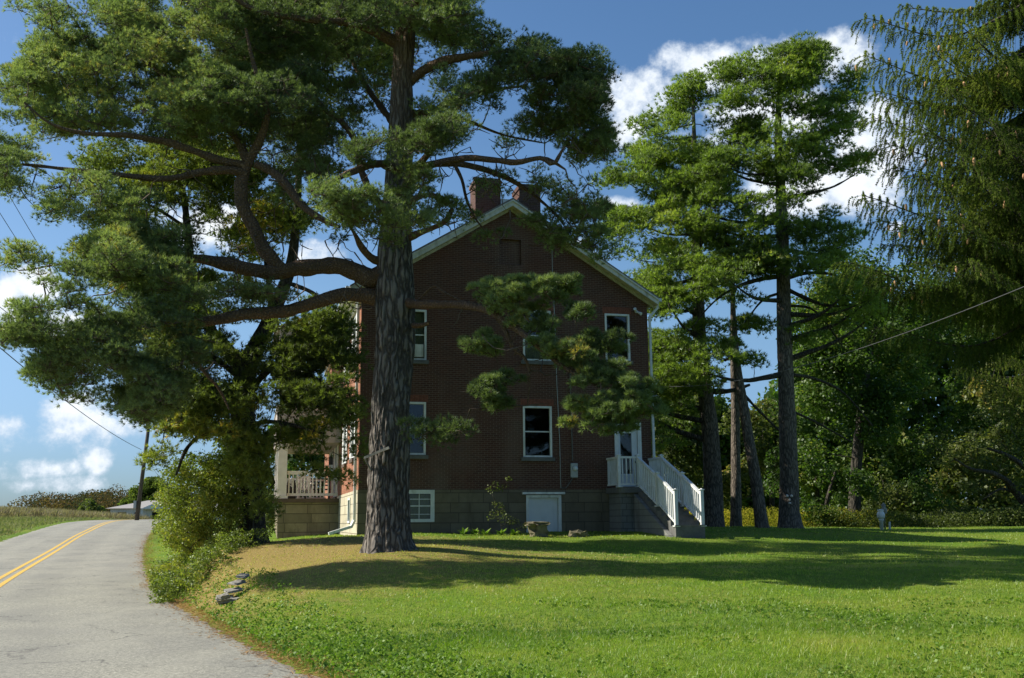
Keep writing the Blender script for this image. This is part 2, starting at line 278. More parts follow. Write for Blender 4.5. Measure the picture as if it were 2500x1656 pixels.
# ------------------------------------------------------------------ terrain
CTR = np.array([(12, -30, 0), (6.8, -17, 0), (3.2, -8.5, 0), (-0.6, 0, 0), (-4.9, 8.3, 0), (-8.4, 15.6, 0), (-12.7, 25.6, 0.0), (-19.3, 43.5, 0.33), (-24.8, 60, 0.98), (-30.9, 80, 1.66), (-33.6, 95, 1.82), (-34.5, 110, 1.5), (-33.5, 130, 0.7), (-30, 150, 0.0), (-20, 175, -.5)], float)
def spline(pts, n=12):
    pts = np.asarray(pts, float); Q = np.vstack([2*pts[0]-pts[1], pts, 2*pts[-1]-pts[-2]]); o = []
    for i in range(1, len(Q)-2):
        t_ = np.linspace(0, 1, n, endpoint=False)[:, None]; a, b, c, d = Q[i-1], Q[i], Q[i+1], Q[i+2]
        o.append(0.5*((2*b)+(c-a)*t_+(2*a-5*b+4*c-d)*t_**2+(-a+3*b-3*c+d)*t_**3))
    return np.vstack(o+[pts[-1:]])
CL = spline(CTR, 40); tan = norm(np.gradient(CL[:, :2], axis=0)); RN = np.stack([tan[:, 1], -tan[:, 0]], 1)   # right normal
WR, WL = 3.75, 3.35
def road_sd(x, y):
    """signed lateral distance from centre line (right positive) and z of road"""
    p = np.stack([np.ravel(x), np.ravel(y)], 1); out_d = np.empty(len(p)); out_z = np.empty(len(p))
    for a in range(0, len(p), 4000):
        q = p[a:a+4000]; d2 = ((q[:, None, :]-CL[None, :, :2])**2).sum(2); i = d2.argmin(1)
        r = q-CL[i, :2]; out_d[a:a+4000] = (r*RN[i]).sum(1); out_z[a:a+4000] = CL[i, 2]
        far = np.sqrt(d2.min(1)); s_ = np.sign(out_d[a:a+4000]); out_d[a:a+4000] = s_*np.maximum(np.abs(out_d[a:a+4000]), far*(far > 8))
    return out_d.reshape(np.shape(x)), out_z.reshape(np.shape(x))
cp = []
for i in range(0, len(CL), 20):
    for s in (-3.6, 0, 4.0): cp.append((CL[i, 0]+RN[i, 0]*s, CL[i, 1]+RN[i, 1]*s, CL[i, 2]))
for (px, py, D) in [(575, 1427, 18.5), (952, 1335, 23), (640, 1322, 29), (873, 1304, 34.3), (1100, 1304, 35), (1350, 1300, 36), (1592, 1292, 37), (1600, 1312, 31), (1745, 1286, 46), (1800, 1287, 49), (1850, 1291, 44), (1925, 1289, 45), (2150, 1294, 44), (2330, 1290, 50), (2500, 1285, 52),
                    (672, 1296, 46), (828, 1288, 47), (2500, 1656, 9), (1900, 1656, 9), (1250, 1656, 9.4), (1700, 1500, 14), (2400, 1500, 14.5), (1250, 1480, 15.5), (1700, 1400, 20.5), (2300, 1400, 20), (1700, 1345, 29), (2350, 1345, 30), (1250, 1352, 24), (1250, 1400, 19.5),
                    (820, 1400, 19), (800, 1500, 15), (1100, 1320, 29), (1400, 1312, 33), (430, 1400, 19.5), (480, 1340, 25), (400, 1330, 27),
                    (0, 1268, 90), (150, 1270, 110), (280, 1275, 125), (60, 1285, 75), (0, 1312, 60)]:
    q = P(px, py, D); cp.append(tuple(q))
for (x, y, z) in [(8, -5, .1), (30, 0, .2), (60, 10, .4), (25, 25, .5), (40, 35, .8), (60, 50, .9), (10, 70, .9), (30, 75, .7), (60, 80, .6), (0, 60, 1.2), (-8, 75, 1.2), (90, 60, .5), (0, 110, .6), (50, 120, .3), (100, 130, 0), (-20, -30, 0), (-45, -10, .3), (-40, 20, .6), (-60, 40, 1.2), (-80, 80, 2.2), (-110, 60, 2.), (-110, 120, 2.4), (-70, 150, .8), (-30, 170, -.5), (30, 170, 0), (20, -30, 0), (80, -30, 0), (-100, 0, .8)]: cp.append((x, y, z))
cp = np.array(cp)
def _U(r2): return 0.5*r2*np.log(np.maximum(r2, 1e-12))
def _fit(p, lam=4.0):
    n = len(p); r2 = ((p[:, None, :2]-p[None, :, :2])**2).sum(2); K = _U(r2)+lam*np.eye(n); Pm = np.hstack([np.ones((n, 1)), p[:, :2]])
    A = np.zeros((n+3, n+3)); A[:n, :n] = K; A[:n, n:] = Pm; A[n:, :n] = Pm.T; return np.linalg.solve(A, np.concatenate([p[:, 2], np.zeros(3)]))
TPS = _fit(cp)
def tps(x, y):
    x = np.asarray(x, float); y = np.asarray(y, float); sh = x.shape; q = np.stack([x.ravel(), y.ravel()], 1); o = np.empty(len(q)); n = len(cp)
    for a in range(0, len(q), 20000):
        b = q[a:a+20000]; r2 = ((b[:, None, :]-cp[None, :, :2])**2).sum(2); o[a:a+20000] = _U(r2)@TPS[:n]+TPS[n]+b@TPS[n+1:]
    return o.reshape(sh)
def gz(x, y):
    x = np.asarray(x, float); y = np.asarray(y, float); z = tps(np.clip(x, -115, 105), np.clip(y, -35, 180))
    far = np.clip((np.maximum(np.abs(x+5)-100, np.maximum(y-165, -35-y)))/40, 0, 1); z = z*(1-far)+(-1.0)*far
    h = 5.5*np.exp(-(((x+100)/55)**2+((y-265)/40)**2)); z = z+h
    sd, rz = road_sd(x, y); k = np.clip(((np.where(sd > 0, sd-WR, -sd-WL))-0.1)/1.2, 0, 1); k = k*k*(3-2*k)
    return z*k+rz*(1-k)
def gz1(x, y): return float(gz(np.array([x]), np.array([y]))[0])
def axis_pts(a, b, step, far, g=1.12):
    c = list(np.arange(a, b+step/2, step)); s = step; x = b
    while x < far: s *= g; x += s; c.append(x)
    s = step; x = a
    while x > -far: s *= g; x -= s; c.insert(0, x)
    return np.array(c)
gx = axis_pts(-45, 40, 0.45, 2600); gy = axis_pts(-5, 75, 0.45, 2600)
GX, GY = np.meshgrid(gx, gy); GZ = gz(GX, GY); SD, RZ = road_sd(GX, GY)
ins = np.clip((np.minimum(WR-SD, SD+WL)-0.15)/0.5, 0, 1)
def grid_faces(ny, nx):
    i = np.arange(ny-1)[:, None]*nx+np.arange(nx-1)[None, :]; i = i.ravel(); return np.stack([i, i+1, i+1+nx, i+nx], 1)
nz = 0.03*np.sin(GX*1.3+GY*.7)*np.sin(GY*1.1-GX*.4)*np.clip((np.where(SD > 0, SD-WR, -SD-WL)-0.5)/2, 0, 1)
V = np.stack([GX, GY, GZ-ins*0.10+nz], 2).reshape(-1, 3)
def gmound(x, y): 
    sd, _ = road_sd(x, y); return gz(x, y)+0.03*np.sin(x*1.3+y*.7)*np.sin(y*1.1-x*.4)*np.clip((np.where(sd > 0, sd-WR, -sd-WL)-0.5)/2, 0, 1)
# litter map: needle-covered straw ground near the pines (albedo)
PB = P(952, 1335, 23)[:2]; T2B = P(620, 1322, 29)[:2]
def litter(x, y):
    d1 = np.hypot(x-T2B[0]-1.5, (y-T2B[1]+5)*.8); d2 = np.hypot(x-PB[0]-1, (y-PB[1])*.9); a = np.clip(1.25-d1/7.5, 0, 1); b = np.clip(1.1-d2/7.0, 0, 1)*.75
    return np.clip(np.maximum(a, b), 0, 1)
m_, t, out = mat("lawn_ground"); tcn = t.new('ShaderNodeTexCoord'); o_ = tcn.outputs['Object']; at = t.new('ShaderNodeAttribute', attribute_name='tint')
n1 = t.noise(o_, 0.35, 5, .6); n2 = t.noise(o_, 14, 4, .7); n3 = t.noise(o_, 2.2, 5, .6)
c = t.mix(t.mapr(n2, .3, .7), (0.06, 0.12, 0.012), (0.15, 0.24, 0.025)); c = t.mix(t.mapr(n1, .4, .65, 0, .6), c, (0.20, 0.22, 0.04)); c = t.mix(t.mapr(n3, .5, .75, 0, .5), c, (0.07, 0.13, 0.02))
lit = t.math('ADD', at.outputs['Fac'], t.math('MULTIPLY', t.math('SUBTRACT', n3, .5), 1.2)); c = t.mix(t.mapr(lit, .3, .8, 0, .85), c, t.mix(n2, (0.20, 0.14, 0.05), (0.36, 0.25, 0.10)))
principled(t, out, c, 0.95, n2, .8, .06, .1); M_ground = m_
g_ = link("ground", mesh("ground", V, grid_faces(len(gy), len(gx)), M_ground, True, litter(V[:, 0], V[:, 1]))); tag(g_, kind='structure')
# road
k0 = 0; nl = 17; offs = np.linspace(-WL, WR, nl); ed = 0.10*np.sin(np.arange(len(CL))*1.7)+0.06*np.sin(np.arange(len(CL))*4.1)
RV = np.zeros((len(CL), nl, 3))
for j, s in enumerate(offs):
    s2 = s+(ed if j in (0, nl-1) else 0)*np.ones(len(CL)); RV[:, j, 0] = CL[:, 0]+RN[:, 0]*s2; RV[:, j, 1] = CL[:, 1]+RN[:, 1]*s2; RV[:, j, 2] = CL[:, 2]+0.006+0.05*(1-(s/3.8)**2)-(0.045 if j in (0, nl-1) else 0)
m_, t, out = mat("asphalt"); tcn = t.new('ShaderNodeTexCoord'); o_ = tcn.outputs['Object']
n1 = t.noise(o_, 55, 3, .8); n2 = t.noise(o_, .5, 5, .6); n3 = t.noise(t.mapping(o_, (1.5, .12, 1), (0, 0, math.radians(-22))), 1.0, 3, .6)
vo = t.new('ShaderNodeTexVoronoi'); t.l.new(o_, vo.inputs['Vector']); vo.inputs['Scale'].default_value = 38
n1b = t.noise(o_, 21, 4, .75)
c = t.mix(t.mapr(t.math('ADD', t.math('MULTIPLY', n1, .5), t.math('MULTIPLY', n1b, .5)), .38, .62), (0.10, 0.10, 0.085), (0.46, 0.45, 0.37)); c = t.mix(t.mapr(vo.outputs[0], 0, .6, .4, 0), c, (.08, .08, .075)); c = t.mix(t.mapr(n2, .4, .7, 0, .35), c, (0.20, 0.20, 0.185)); c = t.mix(t.mapr(n3, .5, .75, 0, .4), c, (0.34, 0.33, 0.27))
at = t.new('ShaderNodeAttribute', attribute_name='tint'); lane = t.math('ABSOLUTE', t.math('SUBTRACT', t.math('FRACT', t.math('MULTIPLY', t.math('ADD', at.outputs['Fac'], t.math('MULTIPLY', t.math('SUBTRACT', n2, .5), .05)), 4.0)), .5))
c = t.mix(t.math('MULTIPLY', t.mapr(lane, .10, .38, .28, 0, True), t.mapr(n2, .3, .6)), c, (.13, .13, .12)); c = t.mix(t.mapr(t.math('ADD', at.outputs['Fac'], t.math('MULTIPLY', t.math('SUBTRACT', n1, .5), .1)), .955, 1.0, 0, .6), c, (.24, .19, .13))
cr = t.new('ShaderNodeTexVoronoi', feature='DISTANCE_TO_EDGE'); wv = t.new('ShaderNodeVectorMath', operation='MULTIPLY_ADD'); t.l.new(t.noise(o_, .8, 4, .7, out=1), wv.inputs[0]); wv.inputs[1].default_value = (2, 2, 2); t.l.new(o_, wv.inputs[2])
t.l.new(wv.outputs[0], cr.inputs['Vector']); cr.inputs['Scale'].default_value = .3; c = t.mix(t.math('MULTIPLY', t.mapr(cr.outputs[0], 0, .011, .8, 0), t.mapr(n2, .45, .52)), c, (.07, .07, .065))
principled(t, out, c, 0.85, n1, .5, .012, .3); M_road = m_
r_ = link("road", mesh("road", RV.reshape(-1, 3), grid_faces(len(CL), nl)[:, ::-1], M_road, True, np.tile((offs+WL)/(WL+WR), len(CL)))); tag(r_, kind='structure')
# double yellow line
m_, t, out = mat("yellow_paint"); tcn = t.new('ShaderNodeTexCoord'); n1 = t.noise(tcn.outputs['Object'], 40, 3, .8); n2 = t.noise(tcn.outputs['Object'], 6, 4, .7)
c = t.mix(t.mapr(n1, .3, .6), (.48, .30, .05), (.68, .45, .09)); c = t.mix(t.mapr(t.math('ADD', n1, n2), 1.12, 1.3, 0, .7), c, (.22, .21, .18)); principled(t, out, c, .7, n1, .3, .01, .2); M_yel = m_
a = np.zeros((0, 3)); fs = []; base = 0
for s0 in (-0.21, 0.08):
    rows = np.zeros((len(CL), 2, 3))
    for j, s in enumerate((s0, s0+0.13)): rows[:, j, 0] = CL[:, 0]+RN[:, 0]*s; rows[:, j, 1] = CL[:, 1]+RN[:, 1]*s; rows[:, j, 2] = CL[:, 2]+.006+.05*(1-(s/3.8)**2)+.006
    a = np.vstack([a, rows.reshape(-1, 3)]); fs.append(grid_faces(len(CL), 2)[:, ::-1]+base); base += len(CL)*2
y_ = link("road_marking", mesh("road_marking", a, np.vstack(fs), M_yel, True)); tag(y_, kind='structure')
#PART2
# ------------------------------------------------------------------ vegetation helpers
def spikes(C, A, n, ln, wd, spread, tint, flat=0.0):
    """n thin triangular needles per tuft at centres C with axis A"""
    N = len(C); a = np.repeat(A, n, 0); c = np.repeat(C, n, 0); M = N*n
    r = rdir(M); s = rng.uniform(0, spread, (M, 1)); side = norm(r-(r*a).sum(1, keepdims=True)*a); d = norm(a*np.cos(s)+side*np.sin(s)); d[:, 2] *= (1-flat)
    L = (ln*rng.uniform(.65, 1.15, (M, 1))); sd = norm(np.cross(d, rdir(M)))*wd/2
    V = np.empty((M, 3, 3)); V[:, 0] = c-sd; V[:, 1] = c+sd; V[:, 2] = c+d*L
    T = np.repeat(np.repeat(tint, n)+rng.normal(0, .06, M), 3); return V.reshape(-1, 3), np.clip(T, 0, 1)
def leaves(C, size, tint, nbias=None, bias=0.0, asp=0.75):
    N = len(C); nrm = rdir(N)
    if nbias is not None: nrm = norm(nrm+np.asarray(nbias)*bias)
    a = norm(np.cross(nrm, rdir(N))); b = np.cross(nrm, a); s = (size*rng.uniform(.6, 1.2, N))[:, None]
    V = np.empty((N, 4, 3)); V[:, 0] = C-a*s*.5; V[:, 1] = C+b*s*.5*asp-a*s*.05; V[:, 2] = C+a*s*.5; V[:, 3] = C-b*s*.5*asp-a*s*.05
    return V.reshape(-1, 3), np.clip(np.repeat(tint, 4), 0, 1)
def tris(n): return np.arange(n).reshape(-1, 3)
def quads(n): return np.arange(n).reshape(-1, 4)
def tube(pts, rad, sides=8, jit=0.0, caps=True):
    pts = np.asarray(pts, float); n = len(pts); rad = np.asarray(rad, float)*np.ones(n); T = norm(np.gradient(pts, axis=0)); up = np.array([0, 0, 1.]) if abs(T[0, 2]) < .9 else np.array([1., 0, 0])
    V = np.zeros((n, sides, 3)); a = norm(np.cross(T[0], up)); th = np.arange(sides)*2*math.pi/sides
    for i in range(n):
        a = norm(a-(a@T[i])*T[i]); b = np.cross(T[i], a); rr = rad[i]*(1+jit*rng.normal(0, 1, sides))
        V[i] = pts[i]+(np.cos(th)[:, None]*a+np.sin(th)[:, None]*b)*rr[:, None]
    i = np.arange(n-1)[:, None]*sides; j = np.arange(sides)[None]; j2 = (j+1) % sides
    Fq = np.stack([i+j, i+j2, i+sides+j2, i+sides+j], 2).reshape(-1, 4)
    return V.reshape(-1, 3), Fq
def segs(A, B, ra, rb, sides=4):
    """loose thin prisms for twigs"""
    A = np.asarray(A); B = np.asarray(B); N = len(A); d = norm(B-A); a = norm(np.cross(d, rdir(N))); b = np.cross(d, a); th = np.arange(sides)*2*math.pi/sides
    o = np.cos(th)[None, :, None]*a[:, None]+np.sin(th)[None, :, None]*b[:, None]
    V = np.concatenate([A[:, None]+o*np.asarray(ra).reshape(-1, 1, 1), B[:, None]+o*np.asarray(rb).reshape(-1, 1, 1)], 1)
    j = np.arange(sides); f = np.stack([j, (j+1) % sides, sides+(j+1) % sides, sides+j], 1); Fq = (np.arange(N)[:, None, None]*2*sides+f[None]).reshape(-1, 4)
    return V.reshape(-1, 3), Fq
def grow(nodes, targets, r_tip=0.008, r_mid=0.02, curl=0.12, order=None, sag=0.0):
    """connect every target to the nearest point of a growing skeleton; returns twig segments"""
    nd = np.array(nodes, float); cap = len(nd)+len(targets)*5; buf = np.zeros((cap, 3)); buf[:len(nd)] = nd; n = len(nd)
    T = np.asarray(targets, float); d0 = np.full(len(T), 1e9)
    for a in range(0, len(T), 500): d0[a:a+500] = ((T[a:a+500, None]-nd[None])**2).sum(2).min(1)
    A = []; B = []; RA = []; RB = []
    for i in np.argsort(d0):
        t_ = T[i]; dd = ((buf[:n]-t_)**2).sum(1); j = dd.argmin(); L = math.sqrt(dd[j]); s = buf[j].copy(); k = 4 if L > .5 else 2
        prev = s; r0 = min(r_mid, .006+.012*L+.006)
        for q in range(1, k+1):
            f = q/k; p = s+(t_-s)*f; p = p+(rng.normal(0, curl*L*.35, 3)+np.array([0, 0, -sag*L*math.sin(f*math.pi)]))*(0 if q == k else 1)
            A.append(prev); B.append(p); RA.append(r0*(1-(q-1)/k)+r_tip*(q-1)/k); RB.append(r0*(1-f)+r_tip*f); prev = p; buf[n] = p; n += 1
    return np.array(A), np.array(B), np.array(RA), np.array(RB)
def resample(pts, step):
    pts = np.asarray(pts, float); d = np.r_[0, np.cumsum(np.linalg.norm(np.diff(pts[:, :3], axis=0), axis=1))]; n = max(2, int(d[-1]/step)+1); s = np.linspace(0, d[-1], n)
    return np.stack([np.interp(s, d, pts[:, k]) for k in range(pts.shape[1])], 1)
def limb_px(L, D0):
    """(px, py, dD, r) -> smooth 3D polyline with radius"""
    L = np.array(L, float); q = P(L[:, 0], L[:, 1], D0+L[:, 2]); p = np.hstack([q, L[:, 3:4]]); return resample(spline(p, 8), .14)
def vnoise(p, s, seed=0):
    """smooth value noise in numpy"""
    q = np.asarray(p)*s; i = np.floor(q).astype(np.int64); f = q-i; f = f*f*(3-2*f); o = 0
    for dx in (0, 1):
        for dy in (0, 1):
            for dz in (0, 1):
                h = (i[..., 0]+dx)*374761393+(i[..., 1]+dy)*668265263+(i[..., 2]+dz)*2147483647+seed*1013904223; h = (h ^ (h >> 13))*1274126177; h = ((h ^ (h >> 16)) & 0xffff)/65535.
                o = o+h*(f[..., 0] if dx else 1-f[..., 0])*(f[..., 1] if dy else 1-f[..., 1])*(f[..., 2] if dz else 1-f[..., 2])
    return o
def trunk_mesh(name, pr, mat_, sides=64, step=.05, ridge=.035, flare=.5, base_z=None, orange_z=(9e9, 9e9), freq=15, loc=(0, 0, 0), smooth=True):
    """pr: rows (x,y,z,r). Furrowed bark modelled by moving the surface along vertical ridges."""
    q = resample(spline(np.array(pr, float), 10), step); n = len(q); th = np.arange(sides)*2*math.pi/sides
    V, Fq = tube(q[:, :3], q[:, 3], sides); V = V.reshape(n, sides, 3); C = q[:, None, :3]; out_ = V-C; dirn = norm(out_)
    h = (q[:, 2]-q[0, 2])[:, None]; R = q[:, 3][:, None]
    if flare: 
        lobes = .5+.5*np.sin(th*5+1.3)*np.cos(th*2+.4); V = V+dirn*(R*flare*np.exp(-h/.28)*(.25+lobes)[None])[..., None]
    pp = np.stack([np.cos(th)[None]*np.ones((n, 1))*freq/3.1, np.sin(th)[None]*np.ones((n, 1))*freq/3.1, h*1.3*np.ones((1, sides))], 2)
    wob = vnoise(pp, 1, 3)*1.6; v1 = vnoise(pp+wob[..., None]*.4, 1.6, 5); v2 = vnoise(pp*np.array([1, 1, 2.0]), 3.2, 9)
    rd = np.abs(v1-.5)*2; hgt = np.clip(rd*2.2, 0, 1)*.8+v2*.35; sc = ridge*np.clip(R/.4, .25, 1.2); big = (vnoise(pp*np.array([.35, .35, .5]), 1, 11)-.5)*.16*R
    V = V+dirn*((hgt-.6)*sc+big)[..., None]
    V = V.reshape(-1, 3); tt = np.clip((np.repeat(q[:, 2], sides)-orange_z[0])/(orange_z[1]-orange_z[0]+1e-6), 0, 1) if orange_z[0] < 1e9 else np.zeros(len(V))
    return mesh(name, V-np.array(loc), Fq, mat_, smooth, tt)
def blobs(E, D0, holes=(), kdens=.0045, r=(.24, .46), scale=1.0, clump=None, thk=1.0):
    """ellipses (px,py,rx,ry,dD,thick[,mult]) -> puff centres + radii; sizes in real metres from their distance"""
    out_ = []; rr = []
    for e in E:
        px, py, rx, ry, dD, th = e[:6]; th = th*thk; mu = e[6] if len(e) > 6 else 1; n = max(2, int(kdens*rx*ry*mu*(1.9 if clump else 1)))
        a = rng.uniform(0, 2*math.pi, n); q = np.sqrt(rng.uniform(0.02, 1, n)); D = D0+dD+rng.uniform(-1, 1, n)*th*np.sqrt(np.clip(1-q*q*.8, .1, 1))
        x = px+rx*q*np.cos(a); y = py+ry*q*np.sin(a); k = np.ones(n, bool)
        for (hx, hy, hrx, hry) in holes: k &= ((x-hx)/hrx)**2+((y-hy)/hry)**2 > 1
        if clump and rx*ry > 800:
            pp = P(x, y, D); k &= vnoise(pp*np.array([1, 1, clump[1]]), clump[0], 17) > rng.normal(.47, .05, n)
        out_.append(P(x[k], y[k], D[k])); rr.append(rng.uniform(r[0], r[1], k.sum())*scale)
    return np.vstack(out_), np.concatenate(rr)
def needle_crown(C, R, per, n_needle, ln, wd, spread=1.15, flat=.62, upb=.55, tint_big=.35, outward=None, alt=0.0):
    """every puff is a flattened spray of needle tufts facing out and up"""
    N = len(C); ct = np.repeat(np.arange(N), per); d = rdir(N*per); d[:, 2] = d[:, 2]*.8+.4; d = norm(d)
    rad = R[ct][:, None]*rng.uniform(.25, 1.0, (N*per, 1))**.5; off = d*rad*np.array([1, 1, flat]); cen = C[ct]+off
    ax = norm(off/R[ct][:, None]*np.array([1, 1, 1.3])+np.array([0, 0, upb])+rng.normal(0, .25, (N*per, 3)))
    base_t = np.clip(.42+.8*(vnoise(C, .55, 2)-.5)+rng.normal(0, .09, N), 0, .88)
    tint = np.clip(base_t[ct]+rng.normal(0, .08, N*per), 0, .9)
    if alt > 0:
        pat = vnoise(C, .9, 21); isalt = (pat > np.quantile(pat, 1-alt*2)) & (rng.random(N) < .6); sel = isalt[ct] & (rng.random(N*per) < .6); tint[sel] = rng.uniform(.9, 1, sel.sum())
    V, T = spikes(cen, ax, n_needle, ln, wd, spread, tint); return V, T, cen, ct
def crown_objects(name, root, base, V, T, fmat, cen=None, ct=None, C=None, skel=None, bmat=None, twr=(.008, .03), sub=.25, sag=0.05, tmin=.003, bare=None):
    if skel is not None:
        A, B, ra, rb = grow(skel, C if bare is None else np.vstack([C, bare]), r_tip=twr[0], r_mid=twr[1], sag=sag)
        if cen is not None:
            k = rng.random(len(cen)) < sub; A = np.vstack([A, C[ct[k]]]); B = np.vstack([B, cen[k]]); ra = np.r_[ra, np.full(k.sum(), twr[0]*.7)]; rb = np.r_[rb, np.full(k.sum(), tmin)]
        v, f = segs(A, B, ra, rb, 3); link("crown", two_mat("crown", V-base, tris(len(V)), fmat, T, v-base, f, bmat), root)
def add_limbs(root, base, limbs, mat_, orange=.6, name="branch", sides=12):
    nodes = []
    for L in limbs:
        V, Fq = tube(L[:, :3], L[:, 3], sides); n = len(L)
        V = V.reshape(n, sides, 3); dr = V-L[:, None, :3]; V = V+dr*((vnoise(V, 4.5, 4)-.5)*.5)[..., None]; V = V.reshape(-1, 3)
        link(name, mesh(name, V-base, Fq, mat_, True, np.full(len(V), orange)), root); nodes.append(L[:, :3])
    return np.vstack(nodes)

# ================================================================== 1. the big Scots pine
D1 = 23.0; tr1 = [(952, 1345, .50), (950, 1320, .47), (948, 1200, .445), (952, 1080, .44), (957, 950, .43), (963, 830, .43), (965, 720, .44), (965, 640, .40), (967, 560, .345), (972, 470, .315), (975, 390, .30), (979, 300, .275), (982, 200, .25), (988, 110, .24), (992, 40, .20), (997, -100, .16), (1003, -300, .10), (1005, -450, .04)]
pr1 = [tuple(P(a_, b_, D1))+(r_q,) for a_, b_, r_q in tr1]; base1 = np.array([pr1[0][0], pr1[0][1], gz1(pr1[0][0], pr1[0][1])]); pr1[0] = (base1[0], base1[1], base1[2]-.15, .50)
t1 = empty("pine_tree", base1, "huge old pine with furrowed grey trunk and twisted limbs before the brick gable", "pine tree")
link("trunk", trunk_mesh("trunk", pr1, B_pine, 120, .045, .055, .48, orange_z=(9.0, 15.0), loc=base1), t1)
